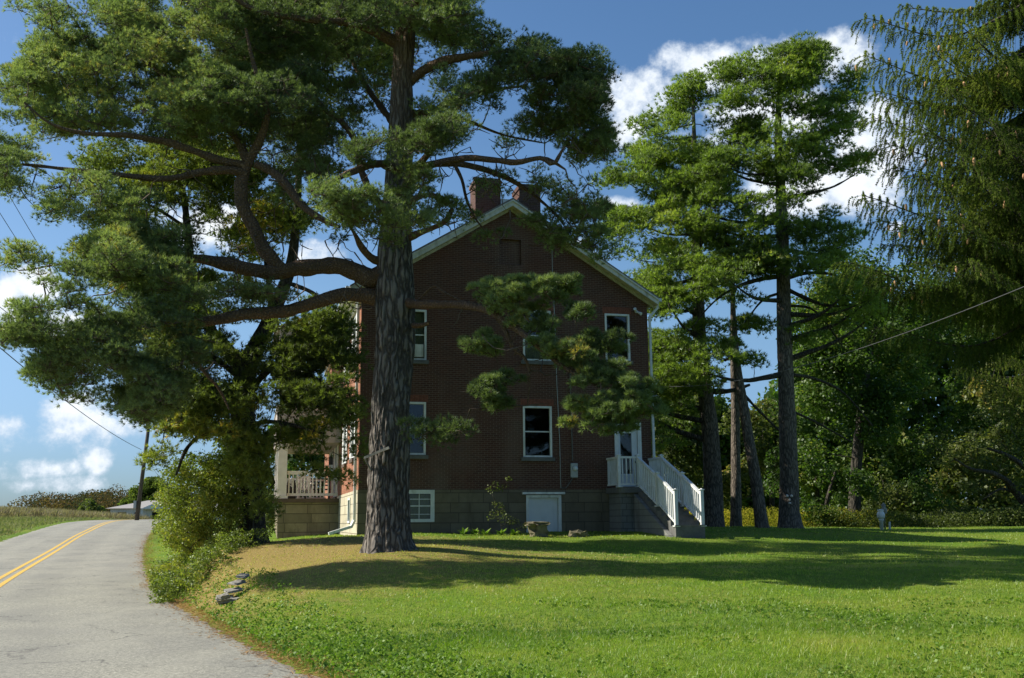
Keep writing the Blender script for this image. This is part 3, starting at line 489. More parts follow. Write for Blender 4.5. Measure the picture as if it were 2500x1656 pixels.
LB1 = [[(930, 672, 0, .25), (905, 680, .0, .25), (870, 664, .0, .22), (820, 650, -.1, .19), (740, 655, -.3, .18), (670, 664, -.5, .175), (600, 655, -.7, .16), (530, 640, -.9, .14), (470, 632, -1, .10), (430, 650, -1.2, .08), (330, 655, -1.5, .06), (200, 640, -1.8, .04), (60, 660, -2, .015)],
       [(700, 668, -.4, .16), (668, 640, -.5, .165), (640, 600, -.5, .16), (612, 545, -.6, .14), (588, 490, -.7, .145), (590, 440, -.7, .15), (604, 400, -.7, .12), (640, 330, -.9, .09), (650, 260, -1.1, .07), (620, 160, -1.3, .05), (600, 70, -1.5, .03)],
       [(598, 425, -.7, .12), (560, 415, -.9, .10), (500, 420, -1, .085), (400, 437, -1.3, .075), (300, 428, -1.6, .06), (200, 418, -1.8, .05), (90, 405, -2, .035), (20, 400, -2.2, .015)],
       [(600, 405, -.7, .11), (540, 392, -.9, .10), (470, 368, -1.1, .09), (400, 345, -1.3, .08), (300, 330, -1.7, .06), (200, 325, -2, .05), (120, 300, -2.3, .03), (60, 250, -2.4, .015)],
       [(605, 395, -.7, .10), (570, 330, -.4, .08), (500, 260, 0, .07), (420, 200, .3, .05), (330, 130, .5, .03)],
       [(625, 402, -.8, .10), (665, 420, -.9, .095), (700, 455, -1, .09), (735, 500, -1.1, .08), (790, 538, -1.2, .07), (830, 555, -1.3, .04)],
       [(915, 725, 0, .2), (880, 720, -.1, .17), (830, 720, -.3, .155), (760, 742, -.6, .145), (690, 761, -.8, .13), (600, 767, -1.1, .12), (520, 782, -1.3, .11), (450, 795, -1.5, .09), (400, 797, -1.7, .075), (366, 794, -1.8, .06)],
       [(460, 795, -1.5, .08), (448, 840, -1.9, .075), (420, 872, -2.2, .07), (370, 902, -2.6, .06), (300, 885, -3, .055), (220, 878, -3.3, .04), (140, 850, -3.5, .03), (40, 810, -3.8, .012)],
       [(462, 800, -1.5, .05), (470, 860, -1.3, .045), (500, 910, -1.1, .04), (535, 950, -.9, .035), (560, 1000, -.8, .02)],
       [(975, 108, 0, .17), (945, 92, 0, .14), (895, 66, -.2, .12), (850, 55, -.4, .10), (790, 52, -.6, .085), (700, 40, -.8, .07), (612, 20, -1, .05), (540, -30, -1.2, .03)],
       [(988, 60, 0, .14), (968, 30, .2, .11), (935, -5, .4, .09), (900, -60, .6, .05)],
       [(1000, 200, 0, .13), (1020, 183, -.1, .115), (1068, 155, -.4, .11), (1120, 142, -.7, .10), (1163, 134, -.9, .07), (1250, 125, -1.2, .05), (1350, 140, -1.4, .03), (1440, 170, -1.5, .015)],
       [(1000, 440, 0, .13), (1040, 408, -.3, .095), (1090, 394, -.5, .085), (1150, 386, -.8, .08), (1205, 391, -1, .075), (1262, 396, -1.2, .065), (1320, 386, -1.4, .05), (1350, 402, -1.5, .045), (1368, 375, -1.5, .04), (1378, 358, -1.5, .025)],
       [(1320, 386, -1.4, .045), (1345, 392, -1.4, .04), (1380, 414, -1.4, .02)],
       [(1005, 425, 0, .12), (1050, 402, .2, .09), (1110, 400, .5, .08), (1160, 408, .7, .075), (1214, 425, .9, .07), (1266, 450, 1.1, .06), (1320, 490, 1.3, .04), (1370, 540, 1.4, .025), (1400, 600, 1.4, .012)],
       [(1110, 402, .5, .05), (1128, 440, .5, .04), (1140, 490, .4, .035), (1165, 540, .2, .02), (1200, 580, .0, .01)],
       [(995, 280, 0, .1), (1030, 275, .3, .07), (1085, 280, .6, .055), (1140, 295, .8, .045), (1230, 330, 1, .03), (1330, 350, 1.1, .015)],
       [(985, 740, 0, .16), (1020, 743, -.6, .10), (1075, 744, -1.4, .09), (1130, 745, -2.1, .085), (1190, 757, -2.7, .085), (1235, 785, -3.1, .08), (1290, 825, -3.4, .065), (1340, 868, -3.6, .05), (1390, 905, -3.8, .035), (1460, 945, -4, .015)],
       [(1205, 762, -2.8, .05), (1230, 800, -3, .05), (1250, 845, -3, .045), (1285, 880, -3, .035), (1292, 930, -3, .025), (1288, 990, -3, .012)],
       [(1390, 895, -3.7, .03), (1440, 930, -3.9, .025), (1470, 950, -4, .01)],
       [(1005, 750, -.3, .035), (1030, 725, -.6, .03), (1058, 698, -.8, .03), (1080, 712, -.9, .025), (1112, 728, -1, .025), (1140, 742, -1.1, .015)],
       [(940, 640, 0, .13), (910, 634, -.2, .095), (880, 600, -.5, .08), (868, 575, -.7, .05), (850, 545, -.9, .03)],
       [(960, 530, 0, .14), (905, 470, .6, .09), (878, 400, .8, .09), (868, 345, .9, .085), (838, 302, 1, .075), (800, 275, 1.1, .06), (770, 240, 1.2, .05), (700, 190, 1.3, .03)],
       [(985, 585, 0, .1), (1040, 563, -.3, .06), (1082, 545, -.5, .055), (1098, 525, -.6, .055), (1104, 510, -.6, .045)],
       [(985, 500, 0, .12), (1030, 478, -.4, .07), (1060, 478, -.6, .06), (1090, 488, -.8, .05)],
       [(1010, 795, -.3, .06), (1028, 795, -.5, .05), (1048, 788, -.6, .04)],
       [(985, 340, 0, .12), (960, 300, 1.5, .09), (900, 220, 3, .07), (850, 130, 4, .05), (800, 30, 4.5, .03)],
       [(985, 320, 0, .12), (1040, 280, 1.8, .09), (1150, 230, 3.2, .06), (1280, 210, 4, .03)],
       [(980, 420, 0, .13), (930, 400, -1.5, .09), (860, 420, -2.8, .07), (760, 470, -3.5, .04)],
       [(985, 470, 0, .11), (1010, 420, -1.4, .08), (1060, 360, -2.6, .06), (1100, 330, -3.2, .03)],
       [(990, 50, 0, .13), (1020, 0, -1.5, .09), (1060, -60, -2.6, .05)]]
L1 = [limb_px(q, D1) for q in LB1]; sk1 = add_limbs(t1, base1, L1, B_limb, .55)
sk1 = np.vstack([sk1, resample(np.array(pr1[8:]), .3)[:, :3]])
E1 = [(250, 95, 165, 85, 0.7, 2.5), (150, 165, 110, 75, 0.2, 2), (60, 235, 70, 75, 0.2, 2), (330, 180, 160, 90, 0.2, 2.5), (470, 110, 150, 110, 0.7, 2.5), (600, 60, 150, 75, 0.7, 2.5), (700, 130, 110, 90, 1.2, 2.2), (560, 230, 200, 80, -0.5, 2), (400, 265, 150, 65, -0.3, 2), (240, 270, 130, 50, -0.3, 1.5), (720, 235, 90, 70, 0.9, 1.6), (430, 20, 230, 60, 1.7, 3), (700, 20, 150, 60, 2.7, 3),
      (110, 305, 100, 45, -0.3, 1.3), (25, 330, 60, 60, -0.5, 1.2), (40, 410, 60, 40, -2.2, 1), (20, 455, 25, 25, -2.2, 0.8, 0.8), (400, 320, 140, 35, 0.1, 1.2, 0.7), (560, 320, 110, 50, 0.2, 1.5, 0.8),
      (110, 505, 60, 40, -1.9, 1.2), (210, 480, 70, 60, -1.6, 1.3), (320, 520, 60, 60, -1.4, 1.2, 0.8), (280, 560, 60, 30, -1.5, 1, 0.7),
      (60, 635, 80, 30, -2, 1), (150, 665, 80, 42, -1.8, 1.2), (260, 640, 80, 60, -1.6, 1.3), (370, 660, 80, 60, -1.3, 1.2, 0.9), (200, 720, 90, 45, -1.8, 1.2), (80, 775, 60, 38, -2.2, 1), (50, 825, 60, 28, -2.3, 1), (150, 830, 90, 50, -2, 1.2), (250, 850, 80, 60, -1.8, 1.2), (130, 905, 50, 55, -2, 1, 0.9), (200, 950, 60, 40, -2, 1, 0.9), (300, 930, 80, 55, -1.7, 1.2), (380, 950, 70, 70, -1.5, 1.2, 0.9), (300, 760, 70, 45, -1.6, 1.2, 0.7), (420, 720, 90, 30, -1.4, 1, 0.6), (340, 1015, 45, 38, -1.7, 0.8, 0.8),
      (800, 60, 110, 80, 2, 2.5), (830, 150, 90, 70, 3, 2, 0.8), (800, 260, 80, 70, 2.5, 2, 0.75), (780, 370, 90, 60, 2, 1.6, 0.6), (880, 300, 50, 60, 2.5, 1.5, 0.5), (900, 20, 90, 50, -0.5, 2, 0.9), (1040, 30, 90, 45, -1, 1.8), (1100, 30, 80, 35, -1.2, 1.4, 0.9), (1070, 75, 60, 30, 0.5, 1.5, 0.8), (900, 190, 60, 40, 2.5, 1.5, 0.6), (1040, 105, 60, 30, 1.5, 1.5, 0.7),
      (1150, 100, 85, 42, 0.5, 1.8), (1230, 130, 90, 45, 0, 1.8), (1330, 150, 90, 45, -0.5, 1.8), (1420, 185, 65, 60, -1, 1.5), (1130, 200, 100, 55, 0, 2), (1250, 215, 120, 55, 0, 2), (1370, 225, 100, 60, -0.7, 1.8), (1080, 250, 60, 40, -0.5, 1.5), (1100, 235, 50, 35, -2.2, 1), (1440, 260, 45, 40, -0.8, 1.3), (1400, 325, 95, 42, 0.3, 1.5), (1330, 300, 90, 35, 0.5, 1.4, 0.6), (1480, 350, 40, 30, 0.3, 1), (1440, 385, 45, 30, 0.5, 1, 0.7), (1150, 300, 60, 25, 0.8, 1, 0.5),
      (1080, 322, 55, 28, -2.8, 0.8, 1.2), (1040, 345, 60, 28, -2.6, 0.8), (880, 380, 30, 28, -2.8, 0.6, 1.2), (960, 350, 60, 30, -2.3, 0.8, 0.7), (960, 385, 40, 25, -2.3, 0.7, 0.7), (1150, 335, 50, 22, 0.8, 1, 0.6), (1250, 350, 60, 18, 1, 1, 0.4),
      (840, 470, 70, 32, -3.3, 0.8), (920, 450, 70, 40, -3, 0.8, 0.8), (900, 510, 90, 38, -2.8, 0.9, 1.1), (980, 540, 60, 28, -2.4, 0.8), (830, 540, 60, 30, -2.8, 0.8, 0.8), (1020, 430, 40, 25, -2, 0.8, 0.6), (1010, 480, 50, 25, -1.8, 0.8, 0.7), (1090, 520, 45, 30, -0.5, 0.8, 0.7), (930, 590, 40, 25, -2, 0.6, 0.6), (800, 600, 50, 25, -1.5, 0.8, 0.5), (700, 330, 90, 70, 2.7, 1.8, 0.6), (720, 460, 70, 40, 1.5, 1.5, 0.45), (780, 430, 50, 30, 1, 1.2, 0.5),
      (1200, 450, 60, 25, 0.8, 1, 0.6), (1290, 440, 60, 25, 1, 1, 0.6), (1360, 460, 60, 30, 1.2, 1, 0.7), (1420, 470, 40, 25, 1.3, 0.8, 0.6), (1390, 520, 50, 30, 1.3, 1, 0.9), (1450, 530, 45, 35, 1.4, 1, 0.8), (1330, 540, 60, 28, 1.2, 0.8, 0.5), (1420, 580, 60, 28, 1.4, 0.8, 0.6), (1220, 580, 50, 20, 0.2, 0.5, 0.5), (1150, 510, 40, 25, 0.4, 0.6, 0.4), (1360, 590, 50, 25, 1.3, 0.7, 0.6), (1470, 620, 30, 22, 1.4, 0.6, 0.6),
      (330, 600, 80, 40, -1.2, 1.3), (430, 600, 70, 35, -1, 1.2, .7), (380, 800, 90, 40, -1.4, 1.2), (300, 690, 80, 35, -1.4, 1.2), (200, 890, 90, 45, -1.9, 1.2), (330, 980, 70, 45, -1.6, 1), (110, 700, 50, 18, -2, .8, .6), (430, 880, 70, 45, -1.5, 1, .8), (560, 730, 80, 25, -1.2, .8, .6), (650, 720, 60, 22, -1, .8, .6),
      (1200, 715, 55, 22, -2.8, 0.5, 1.3), (1280, 712, 60, 24, -3, 0.6, 1.5), (1350, 705, 45, 22, -3.2, 0.5, 1.5), (1240, 740, 60, 20, -3, 0.5, 1), (1380, 690, 25, 14, -3.2, 0.3, 1), (1170, 835, 35, 20, -2.9, 0.4, 1.5), (1200, 850, 25, 14, -2.9, 0.3, 1.5), (1340, 850, 45, 22, -3.6, 0.5, 1.4), (1400, 865, 50, 30, -3.8, 0.5, 1.6), (1450, 840, 40, 20, -3.9, 0.4, 1.3), (1500, 835, 40, 18, -4, 0.4, 1.2), (1415, 760, 35, 14, -3.6, 0.4, 1), (1190, 960, 28, 24, -3, 0.4, 1.6), (1210, 985, 22, 14, -3, 0.3, 1.6), (1225, 930, 40, 14, -3, 0.4, 0.9), (1440, 985, 45, 17, -4, 0.5, 1.4), (1510, 995, 60, 22, -4.1, 0.6, 1.5), (1570, 990, 50, 22, -4.2, 0.5, 1.2), (1480, 940, 60, 25, -4.1, 0.5, 0.9), (1540, 950, 50, 25, -4.2, 0.5, 0.9), (1420, 1030, 40, 16, -4, 0.4, 0.9), (1530, 1040, 60, 14, -4.1, 0.4, 0.8), (1480, 910, 50, 20, -4.1, 0.4, 0.7), (1330, 770, 50, 20, -3.3, 0.5, 0.7), (1300, 800, 45, 22, -3.2, 0.4, 0.8),
      (1040, 1040, 60, 18, -2.8, 0.5, 0.7), (1110, 1045, 50, 14, -2.8, 0.4, 0.6), (1070, 1070, 50, 14, -2.8, 0.4, 0.5)]
E1 += [(400, -130, 300, 90, 1.5, 2, .4), (850, -150, 250, 130, 1, 3.0, .6), (1150, -120, 180, 90, 0, 2.5, .5), (950, -330, 200, 120, 0, 3, .5), (100, 0, 80, 60, -.5, 1.5, .5), (700, 200, 300, 120, 4, 1.5, .35)]
H1 = [(20, 100, 42, 45), (150, 372, 60, 36), (40, 520, 55, 50), (100, 590, 90, 18), (745, 470, 35, 25), (1130, 470, 25, 35), (1080, 590, 40, 20), (770, 600, 50, 25), (90, 715, 50, 22), (190, 775, 45, 20), (1040, 210, 22, 40), (1290, 400, 70, 22), (960, 300, 22, 35)]
E1 = [tuple([e[0], e[1], e[2], e[3], e[4]-(1.3 if e[0] < 480 and e[1] > 590 else 0), *e[5:]]) for e in E1]
EG = [(e[0], e[1], e[2]*1.2, e[3]*1.25, *e[4:]) for e in E1 if e[0] > 1125 and e[1] > 680]; E1 = [e for e in E1 if not (e[0] > 1125 and e[1] > 680)]
E1 += [(820, 80, 150, 150, 5, 2, .6), (1050, 120, 110, 90, 4.5, 2, .5), (600, 150, 150, 120, 4.5, 2, .5), (950, -100, 200, 120, 4.5, 2.5, .6), (700, -150, 200, 100, 5, 2.5, .6)]  # rear crown hidden behind the front foliage, added to shade the lawn
C1, R1 = blobs(E1, D1, H1, .0095, (.20, .40), clump=(1.2, 1.4), thk=1.15); CG, RG = blobs(EG, D1, H1, .0085, (.09, .19), clump=(2.6, 1.8), thk=1.5); C1 = np.vstack([C1, CG]); R1 = np.r_[R1, RG]
V_, T_, cen, ct = needle_crown(C1, R1, 40, 15, .105, .0105, upb=.55, alt=.012)
crown_objects("pine", t1, base1, V_, T_, F_scots, cen, ct, C1, sk1, B_twig, (.007, .03), .2, bare=np.vstack([P(rng.uniform(560, 920, 170), rng.uniform(330, 760, 170), D1+rng.uniform(-2, 2.5, 170)), P(rng.uniform(1040, 1460, 170), rng.uniform(300, 600, 170), D1+rng.uniform(-1.2, 1.8, 170)), P(rng.uniform(80, 560, 120), rng.uniform(400, 900, 120), D1+rng.uniform(-3, 0, 120)), P(rng.uniform(1100, 1480, 60), rng.uniform(700, 1000, 60), D1+rng.uniform(-4, -2, 60))]))
# old wire bracket on the trunk
bk = MB(); b0, b1, b2 = P(950, 1093, 22.45), P(890, 1118, 22.6), P(905, 1148, 22.75); bk.beam(b0, b1, .03, .055); bk.beam(b1, b2, .03, .035)
tag(bk.obj("bracket", M_rock), "bent pale strip bracket nailed to the left side of the huge pine trunk", "bracket")

# ================================================================== 2. yellowing white pine beside the road
D2 = 29.0; base2 = np.array([*P(614, 1322, D2)[:2], 0]); base2[2] = gz1(*base2[:2])
t2 = empty("pine_tree", base2, "dark-trunked pine with yellowing needles standing beside the roadside shrub", "pine tree")
tk = [(618, 1345, .40), (614, 1280, .37), (608, 1180, .355), (598, 1080, .35), (592, 980, .33), (600, 900, .30), (625, 850, .26), (655, 790, .22), (690, 710, .18), (712, 640, .15), (725, 520, .11), (730, 400, .09), (735, 200, .07), (740, -50, .04)]
p2 = [tuple(P(a_, b_, D2+.0*i))+(r_q,) for i, (a_, b_, r_q) in enumerate(tk)]; p2[0] = (base2[0], base2[1], base2[2]-.15, .43)
link("trunk", trunk_mesh("trunk", p2, B_dark, 72, .06, .035, .8, loc=base2), t2)
LB2 = [[(600, 905, 0, .24), (560, 860, .2, .2), (510, 800, .5, .17), (478, 720, .8, .15), (465, 640, 1, .14), (458, 560, 1, .12), (447, 460, 1, .08), (440, 360, 1, .04)],
       
       [(640, 820, 0, .12), (660, 740, 1.2, .09), (650, 640, 1.8, .07), (640, 560, 2, .04)],
       [(600, 1000, 0, .09), (540, 960, -1, .08), (480, 930, -2, .06), (430, 980, -2.6, .04), (400, 1060, -2.8, .02)], [(598, 960, 0, .1), (680, 890, -1, .09), (760, 920, -1.6, .07), (820, 960, -2, .045), (880, 985, -2.2, .02)],
       [(600, 1060, 0, .08), (520, 1050, -1.3, .06), (460, 1090, -2, .05), (430, 1160, -2.4, .03)], [(598, 1040, 0, .08), (660, 1030, -1.2, .06), (720, 1040, -2, .05), (790, 1060, -2.4, .03)],
       [(596, 930, 0, .09), (500, 860, -1, .07), (400, 830, -2, .05), (300, 840, -2.5, .03)], [(700, 690, 0, .07), (770, 720, -1, .05), (830, 790, -1.4, .03)], [(470, 660, 1, .07), (380, 620, .4, .05), (280, 600, 0, .03)], [(460, 560, 1, .06), (360, 500, .5, .04), (230, 480, .3, .02)], [(600, 1120, 0, .06), (640, 1110, -1.2, .05), (670, 1180, -1.8, .03)]]
L2 = [limb_px(q, D2) for q in LB2]; sk2 = add_limbs(t2, base2, L2, B_dark, 0); sk2 = np.vstack([sk2, resample(np.array(p2[4:]), .3)[:, :3]])
E2 = [(520, 560, 90, 60, .5, 1, .7), (600, 520, 80, 60, .5, 1, .6), (470, 640, 90, 35, .2, 1, .8), (580, 620, 80, 30, .2, 1, .6), (700, 560, 50, 40, .5, 1, .5), (250, 390, 80, 45, .5, 1.5), (330, 420, 90, 60, .8, 1.8), (440, 400, 100, 60, 1, 2), (250, 460, 60, 40, .5, 1.2, .8), (340, 500, 110, 50, .5, 1.8), (260, 570, 80, 50, 0, 1.5), (380, 570, 80, 50, .6, 1.6), (220, 630, 50, 45, 0, 1.2), (330, 640, 100, 50, 0, 1.6), (480, 470, 90, 60, 1.5, 1.5, .7), (560, 420, 80, 60, 1.8, 1.5, .6), (640, 460, 80, 60, 2, 1.5, .5), (640, 590, 60, 50, 2, 1.2, .5), (540, 560, 60, 50, 1.8, 1.3, .5), (730, 560, 60, 60, 1.5, 1.3, .45),
      (480, 700, 110, 35, 0, 1.6, 1), (560, 690, 90, 30, .5, 1.4, 1), (380, 720, 90, 40, 0, 1.5), (640, 710, 50, 25, 1, 1.2, .7), (300, 700, 80, 45, -.4, 1.4), (430, 790, 110, 50, -.5, 1.5, .9), (540, 800, 100, 50, -.4, 1.4), (300, 800, 90, 50, -1, 1.4), (600, 860, 110, 60, -1, 1.4), (480, 880, 120, 60, -1.4, 1.5, 1), (350, 870, 80, 50, -1.5, 1.2), (700, 800, 80, 45, -.8, 1.2, .9), (780, 780, 70, 45, -1.2, 1, .8), (740, 850, 80, 40, -1.4, 1, .8), (820, 840, 45, 60, -1.5, .8, .9), (700, 900, 80, 40, -1.5, 1),
      (420, 960, 90, 55, -2, 1.3), (520, 980, 120, 60, -1.6, 1.5, 1.1), (640, 970, 110, 60, -1.6, 1.3, 1.1), (750, 975, 90, 35, -2, 1), (830, 960, 50, 40, -2.2, .8), (855, 1000, 40, 35, -2.2, .7), (860, 905, 30, 45, -2, .6, .7), (430, 1025, 70, 45, -2.3, 1.2, 1.1), (540, 1060, 110, 60, -1.8, 1.3, 1.1), (640, 1060, 90, 55, -1.8, 1.1, 1.1), (730, 1050, 70, 40, -2.2, .9, .9), (800, 1050, 60, 30, -2.4, .7, .8), (500, 1075, 80, 22, -2.0, 1, .8), (620, 1130, 60, 50, -1.8, .9, 1.2), (650, 1180, 40, 40, -1.8, .7, 1.1), (640, 1240, 18, 18, -1.8, .4, 1.2), (390, 1120, 25, 25, -2.4, .5, .8), (770, 1095, 80, 22, -2.4, .5, .5), (860, 1100, 30, 22, -2.4, .4, .5), (800, 1150, 50, 18, -2.4, .4, .8), (820, 1165, 30, 14, -2.4, .4, .8), (650, 250, 150, 120, 3, 2, .7), (720, 50, 200, 120, 3, 2.5, .8), (880, 60, 140, 120, 3, 2.5, .6), (800, 340, 90, 90, 3, 1.5, .6), (500, 150, 140, 120, 3, 2, .5), (700, -130, 250, 110, 3, 2.5, .6), (900, 130, 80, 120, 4, 1.5, .5)]  # last entries: upper crown behind the big pine, added to shade the lawn
H2 = [(690, 680, 38, 22), (760, 600, 45, 40), (130, 770, 55, 20), (560, 520, 30, 22), (430, 520, 25, 20), (690, 940, 16, 22), (750, 1020, 30, 12), (700, 1150, 60, 60)]
E2 = [tuple([*e[:6], (e[6] if len(e) > 6 else 1)*(1.5 if (e[1] < 620 and e[0] > 430) or (e[0] > 630 and 780 < e[1] < 1060) else 1)]) for e in E2]
C2, R2 = blobs(E2, D2, H2, .0078, (.26, .48), clump=(.9, 1.6), thk=1.2)
V_, T_, cen, ct = needle_crown(C2, R2, 30, 11, .15, .021, upb=.35, spread=1.25, alt=.06)
crown_objects("pine", t2, base2, V_, T_, F_yellow, cen, ct, C2, sk2, B_dark, (.009, .035), .12)

# ================================================================== 3. white pines behind the house, right
def white_pine(label, D, trunk, ells, holes, group=None, kd=.0098, seed_limbs=26, lean_limbs=(), per=34, nn=12, ln=.21, wd=.030, mat_=None):
    base = np.array([*P(trunk[0][0], trunk[0][1], D)[:2], 0]); base[2] = gz1(*base[:2]); rt = empty("pine_tree", base, label, "pine tree", group=group)
    pr = [tuple(P(a_, b_, D))+(r_q,) for a_, b_, r_q in trunk]; pr[0] = (base[0], base[1], base[2]-.2, trunk[0][2]*1.05)
    link("trunk", trunk_mesh("trunk", pr, B_white, 48, .12, .03, .35, loc=base), rt); tp = resample(spline(np.array(pr), 8), .3)
    C, R = blobs(ells, D, holes, kd, (.42, .85), clump=(.55, 2.2)) if len(ells) else (np.zeros((0, 3)), np.zeros(0))
    limbs = [limb_px(q, D) for q in lean_limbs]
    if len(C):
        zz = np.linspace(C[:, 2].min()+.5, C[:, 2].max()-.5, seed_limbs)
        for z in zz:
            near = np.abs(C[:, 2]-z-.6) < 1.5
            if near.sum() < 3: continue
            far_ = C[near]; k = tp[np.abs(tp[:, 2]-z).argmin()]; dist = np.hypot(far_[:, 0]-k[0], far_[:, 1]-k[1]); tgt = far_[rng.choice(len(far_), p=dist**2/(dist**2).sum())]
            s_ = k[:3]; mid = (s_*.45+tgt*.55)+np.array([0, 0, -.35]); e = tgt; r0 = max(.035, k[3]*.4); limbs.append(resample(spline(np.array([[*s_, r0], [*mid, r0*.6], [*e, .012]]), 8), .25))
    nodes = tp[:, :3]
    if limbs: nodes = np.vstack([nodes, add_limbs(rt, base, limbs, B_dark, 0, sides=7)])
    if len(C):
        V_, T_, cen, ct = needle_crown(C, R, per, nn, ln, wd, upb=.5, spread=1.2, alt=.01, flat=.42)
        crown_objects("pine", rt, base, V_, T_, mat_ or F_white, cen, ct, C, nodes, B_dark, (.014, .05), .05)
    return rt
EA = [(1640, 900, 50, 40, -1, 2), (1560, 860, 30, 40, 1, 1.5, .8), (1700, 800, 60, 30, -1, 2), (1580, 700, 60, 40, 0, 2.5), (1690, 500, 70, 60, 0, 3), (1720, 380, 50, 50, 0, 2), (1570, 800, 45, 40, 0, 2), (1590, 880, 40, 35, 0, 2), (1700, 850, 50, 35, 0, 2), (1560, 960, 35, 25, .5, 1.5, .8), (1690, 200, 22, 20, 0, 1, 1.2), (1680, 245, 45, 35, 0, 1.5), (1650, 300, 60, 40, 0, 2), (1700, 290, 60, 50, 0, 2), (1600, 350, 45, 35, 0, 2), (1570, 310, 25, 22, 0, 1, .8), (1560, 390, 60, 30, 0, 2), (1640, 380, 90, 45, 0, 2.5), (1540, 430, 60, 28, 0, 2), (1500, 455, 35, 25, 0, 1.5), (1610, 450, 90, 40, 0, 3), (1700, 430, 80, 60, 0, 3), (1540, 510, 70, 35, 0, 2.5), (1640, 520, 100, 45, 0, 3), (1500, 545, 30, 25, 0, 1.5), (1560, 580, 80, 40, 0, 3), (1680, 590, 90, 45, 0, 3), (1520, 640, 60, 45, 0, 2.5), (1620, 650, 90, 45, 0, 3), (1710, 680, 60, 45, -.5, 3, .8), (1600, 720, 60, 40, -.5, 3), (1640, 790, 60, 40, -1, 3), (1620, 740, 50, 40, -1, 2.5), (1690, 770, 50, 40, -1, 2.5, .7), (1610, 850, 40, 50, -1.5, 2.5), (1660, 870, 60, 45, -1.5, 2.5), (1620, 930, 40, 35, -1.5, 2.5), (1690, 940, 60, 30, -1.5, 2, .8), (1640, 980, 50, 30, -1, 2, .8), (1650, 1040, 60, 30, 0, 2.5, .6), (1640, 1100, 60, 25, 0, 2.5, .5)]
white_pine("tall pine beside the back stairs with its crown brushing the roof corner", 46, [(1742, 1292, .44), (1742, 1220, .42), (1738, 1120, .40), (1732, 1040, .37), (1722, 960, .34), (1710, 860, .31), (1705, 760, .28), (1702, 640, .24), (1698, 500, .19), (1695, 360, .12), (1692, 230, .04)], EA, [(1560, 345, 18, 16), (1600, 560, 22, 12), (1720, 820, 35, 18), (1650, 690, 20, 14), (1590, 800, 12, 14)], lean_limbs=[[(1725, 955, 0, .14), (1780, 955, .3, .11), (1830, 940, .6, .07)]])
ED = [(1760, 420, 60, 50, -1, 2.5), (1750, 520, 70, 50, -1, 2.5), (1860, 680, 60, 22, -1.5, 1.2, .8), (1960, 560, 50, 30, 0, 1.5, .7), (1830, 800, 40, 25, -1, 1.2, .7), (1970, 720, 50, 25, 0, 1.5, .8), (1980, 820, 50, 25, 0, 1.5, .6), (1750, 850, 60, 30, -1.5, 1.5), (1960, 120, 40, 22, 0, 1.2, 1.2), (1930, 140, 55, 30, 0, 1.5), (1850, 150, 45, 28, 0, 1.5), (1800, 165, 30, 25, 0, 1, .9), (1990, 150, 35, 35, 0, 1.5), (1890, 190, 100, 35, 0, 2), (1760, 180, 28, 22, 0, 1, .8), (1960, 200, 50, 35, 0, 2), (1850, 235, 85, 35, 0, 2.5), (1940, 255, 70, 25, 0, 2), (1780, 250, 40, 30, 0, 1.5, .9), (2080, 205, 22, 30, -.5, 1), (2050, 240, 45, 22, -.5, 1.2), (2000, 275, 60, 20, -.5, 1.2), (1800, 290, 70, 40, 0, 2.5), (1880, 330, 110, 32, -.5, 2.5), (2040, 310, 45, 30, -.5, 1.5, .8), (2070, 300, 22, 16, -.5, 1), (1800, 360, 80, 35, -.5, 2.5), (1900, 370, 90, 30, -1, 2.5), (2010, 360, 50, 30, -.5, 1.5, .7), (1830, 420, 100, 32, -1, 2.5), (1930, 430, 80, 28, -1, 2.5), (2080, 405, 55, 20, -.8, 1.2), (2110, 390, 25, 18, -.8, .8), (2020, 400, 40, 16, -.6, 1, .7), (1800, 480, 80, 30, -1, 2.5), (1900, 490, 70, 26, -1, 2.5, .8), (2010, 480, 55, 30, 0, 1.8, .6), (1790, 540, 80, 34, -1.5, 2.5), (1890, 550, 50, 24, -1.5, 2, .7), (2000, 540, 40, 35, 0, 1.5, .5), (1800, 610, 90, 30, -2, 2), (1880, 620, 60, 34, -2, 2, .9), (2060, 580, 50, 26, 0, 1.5, .9), (2000, 600, 50, 28, 0, 1.5, .7), (1790, 660, 80, 28, -2, 2), (1900, 640, 50, 20, -2, 1.5, .8), (2000, 655, 60, 25, -1, 2, .9), (2070, 650, 60, 30, -.5, 1.8), (1730, 620, 60, 40, -1.5, 2), (1740, 720, 60, 30, -1.5, 2), (1830, 720, 60, 22, -1, 1.5, .5), (2030, 710, 80, 28, -1, 2, .9), (2110, 690, 60, 40, -.5, 1.8), (2120, 740, 60, 35, -.5, 1.8, .8), (2050, 780, 60, 25, 0, 1.5, .5), (1780, 800, 50, 20, -1, 1.5, .6), (1750, 890, 60, 30, -2, 1.5, 1.1), (1800, 895, 50, 30, -2, 1.5, 1.1), (1820, 930, 45, 18, -2, 1.2, .8)]
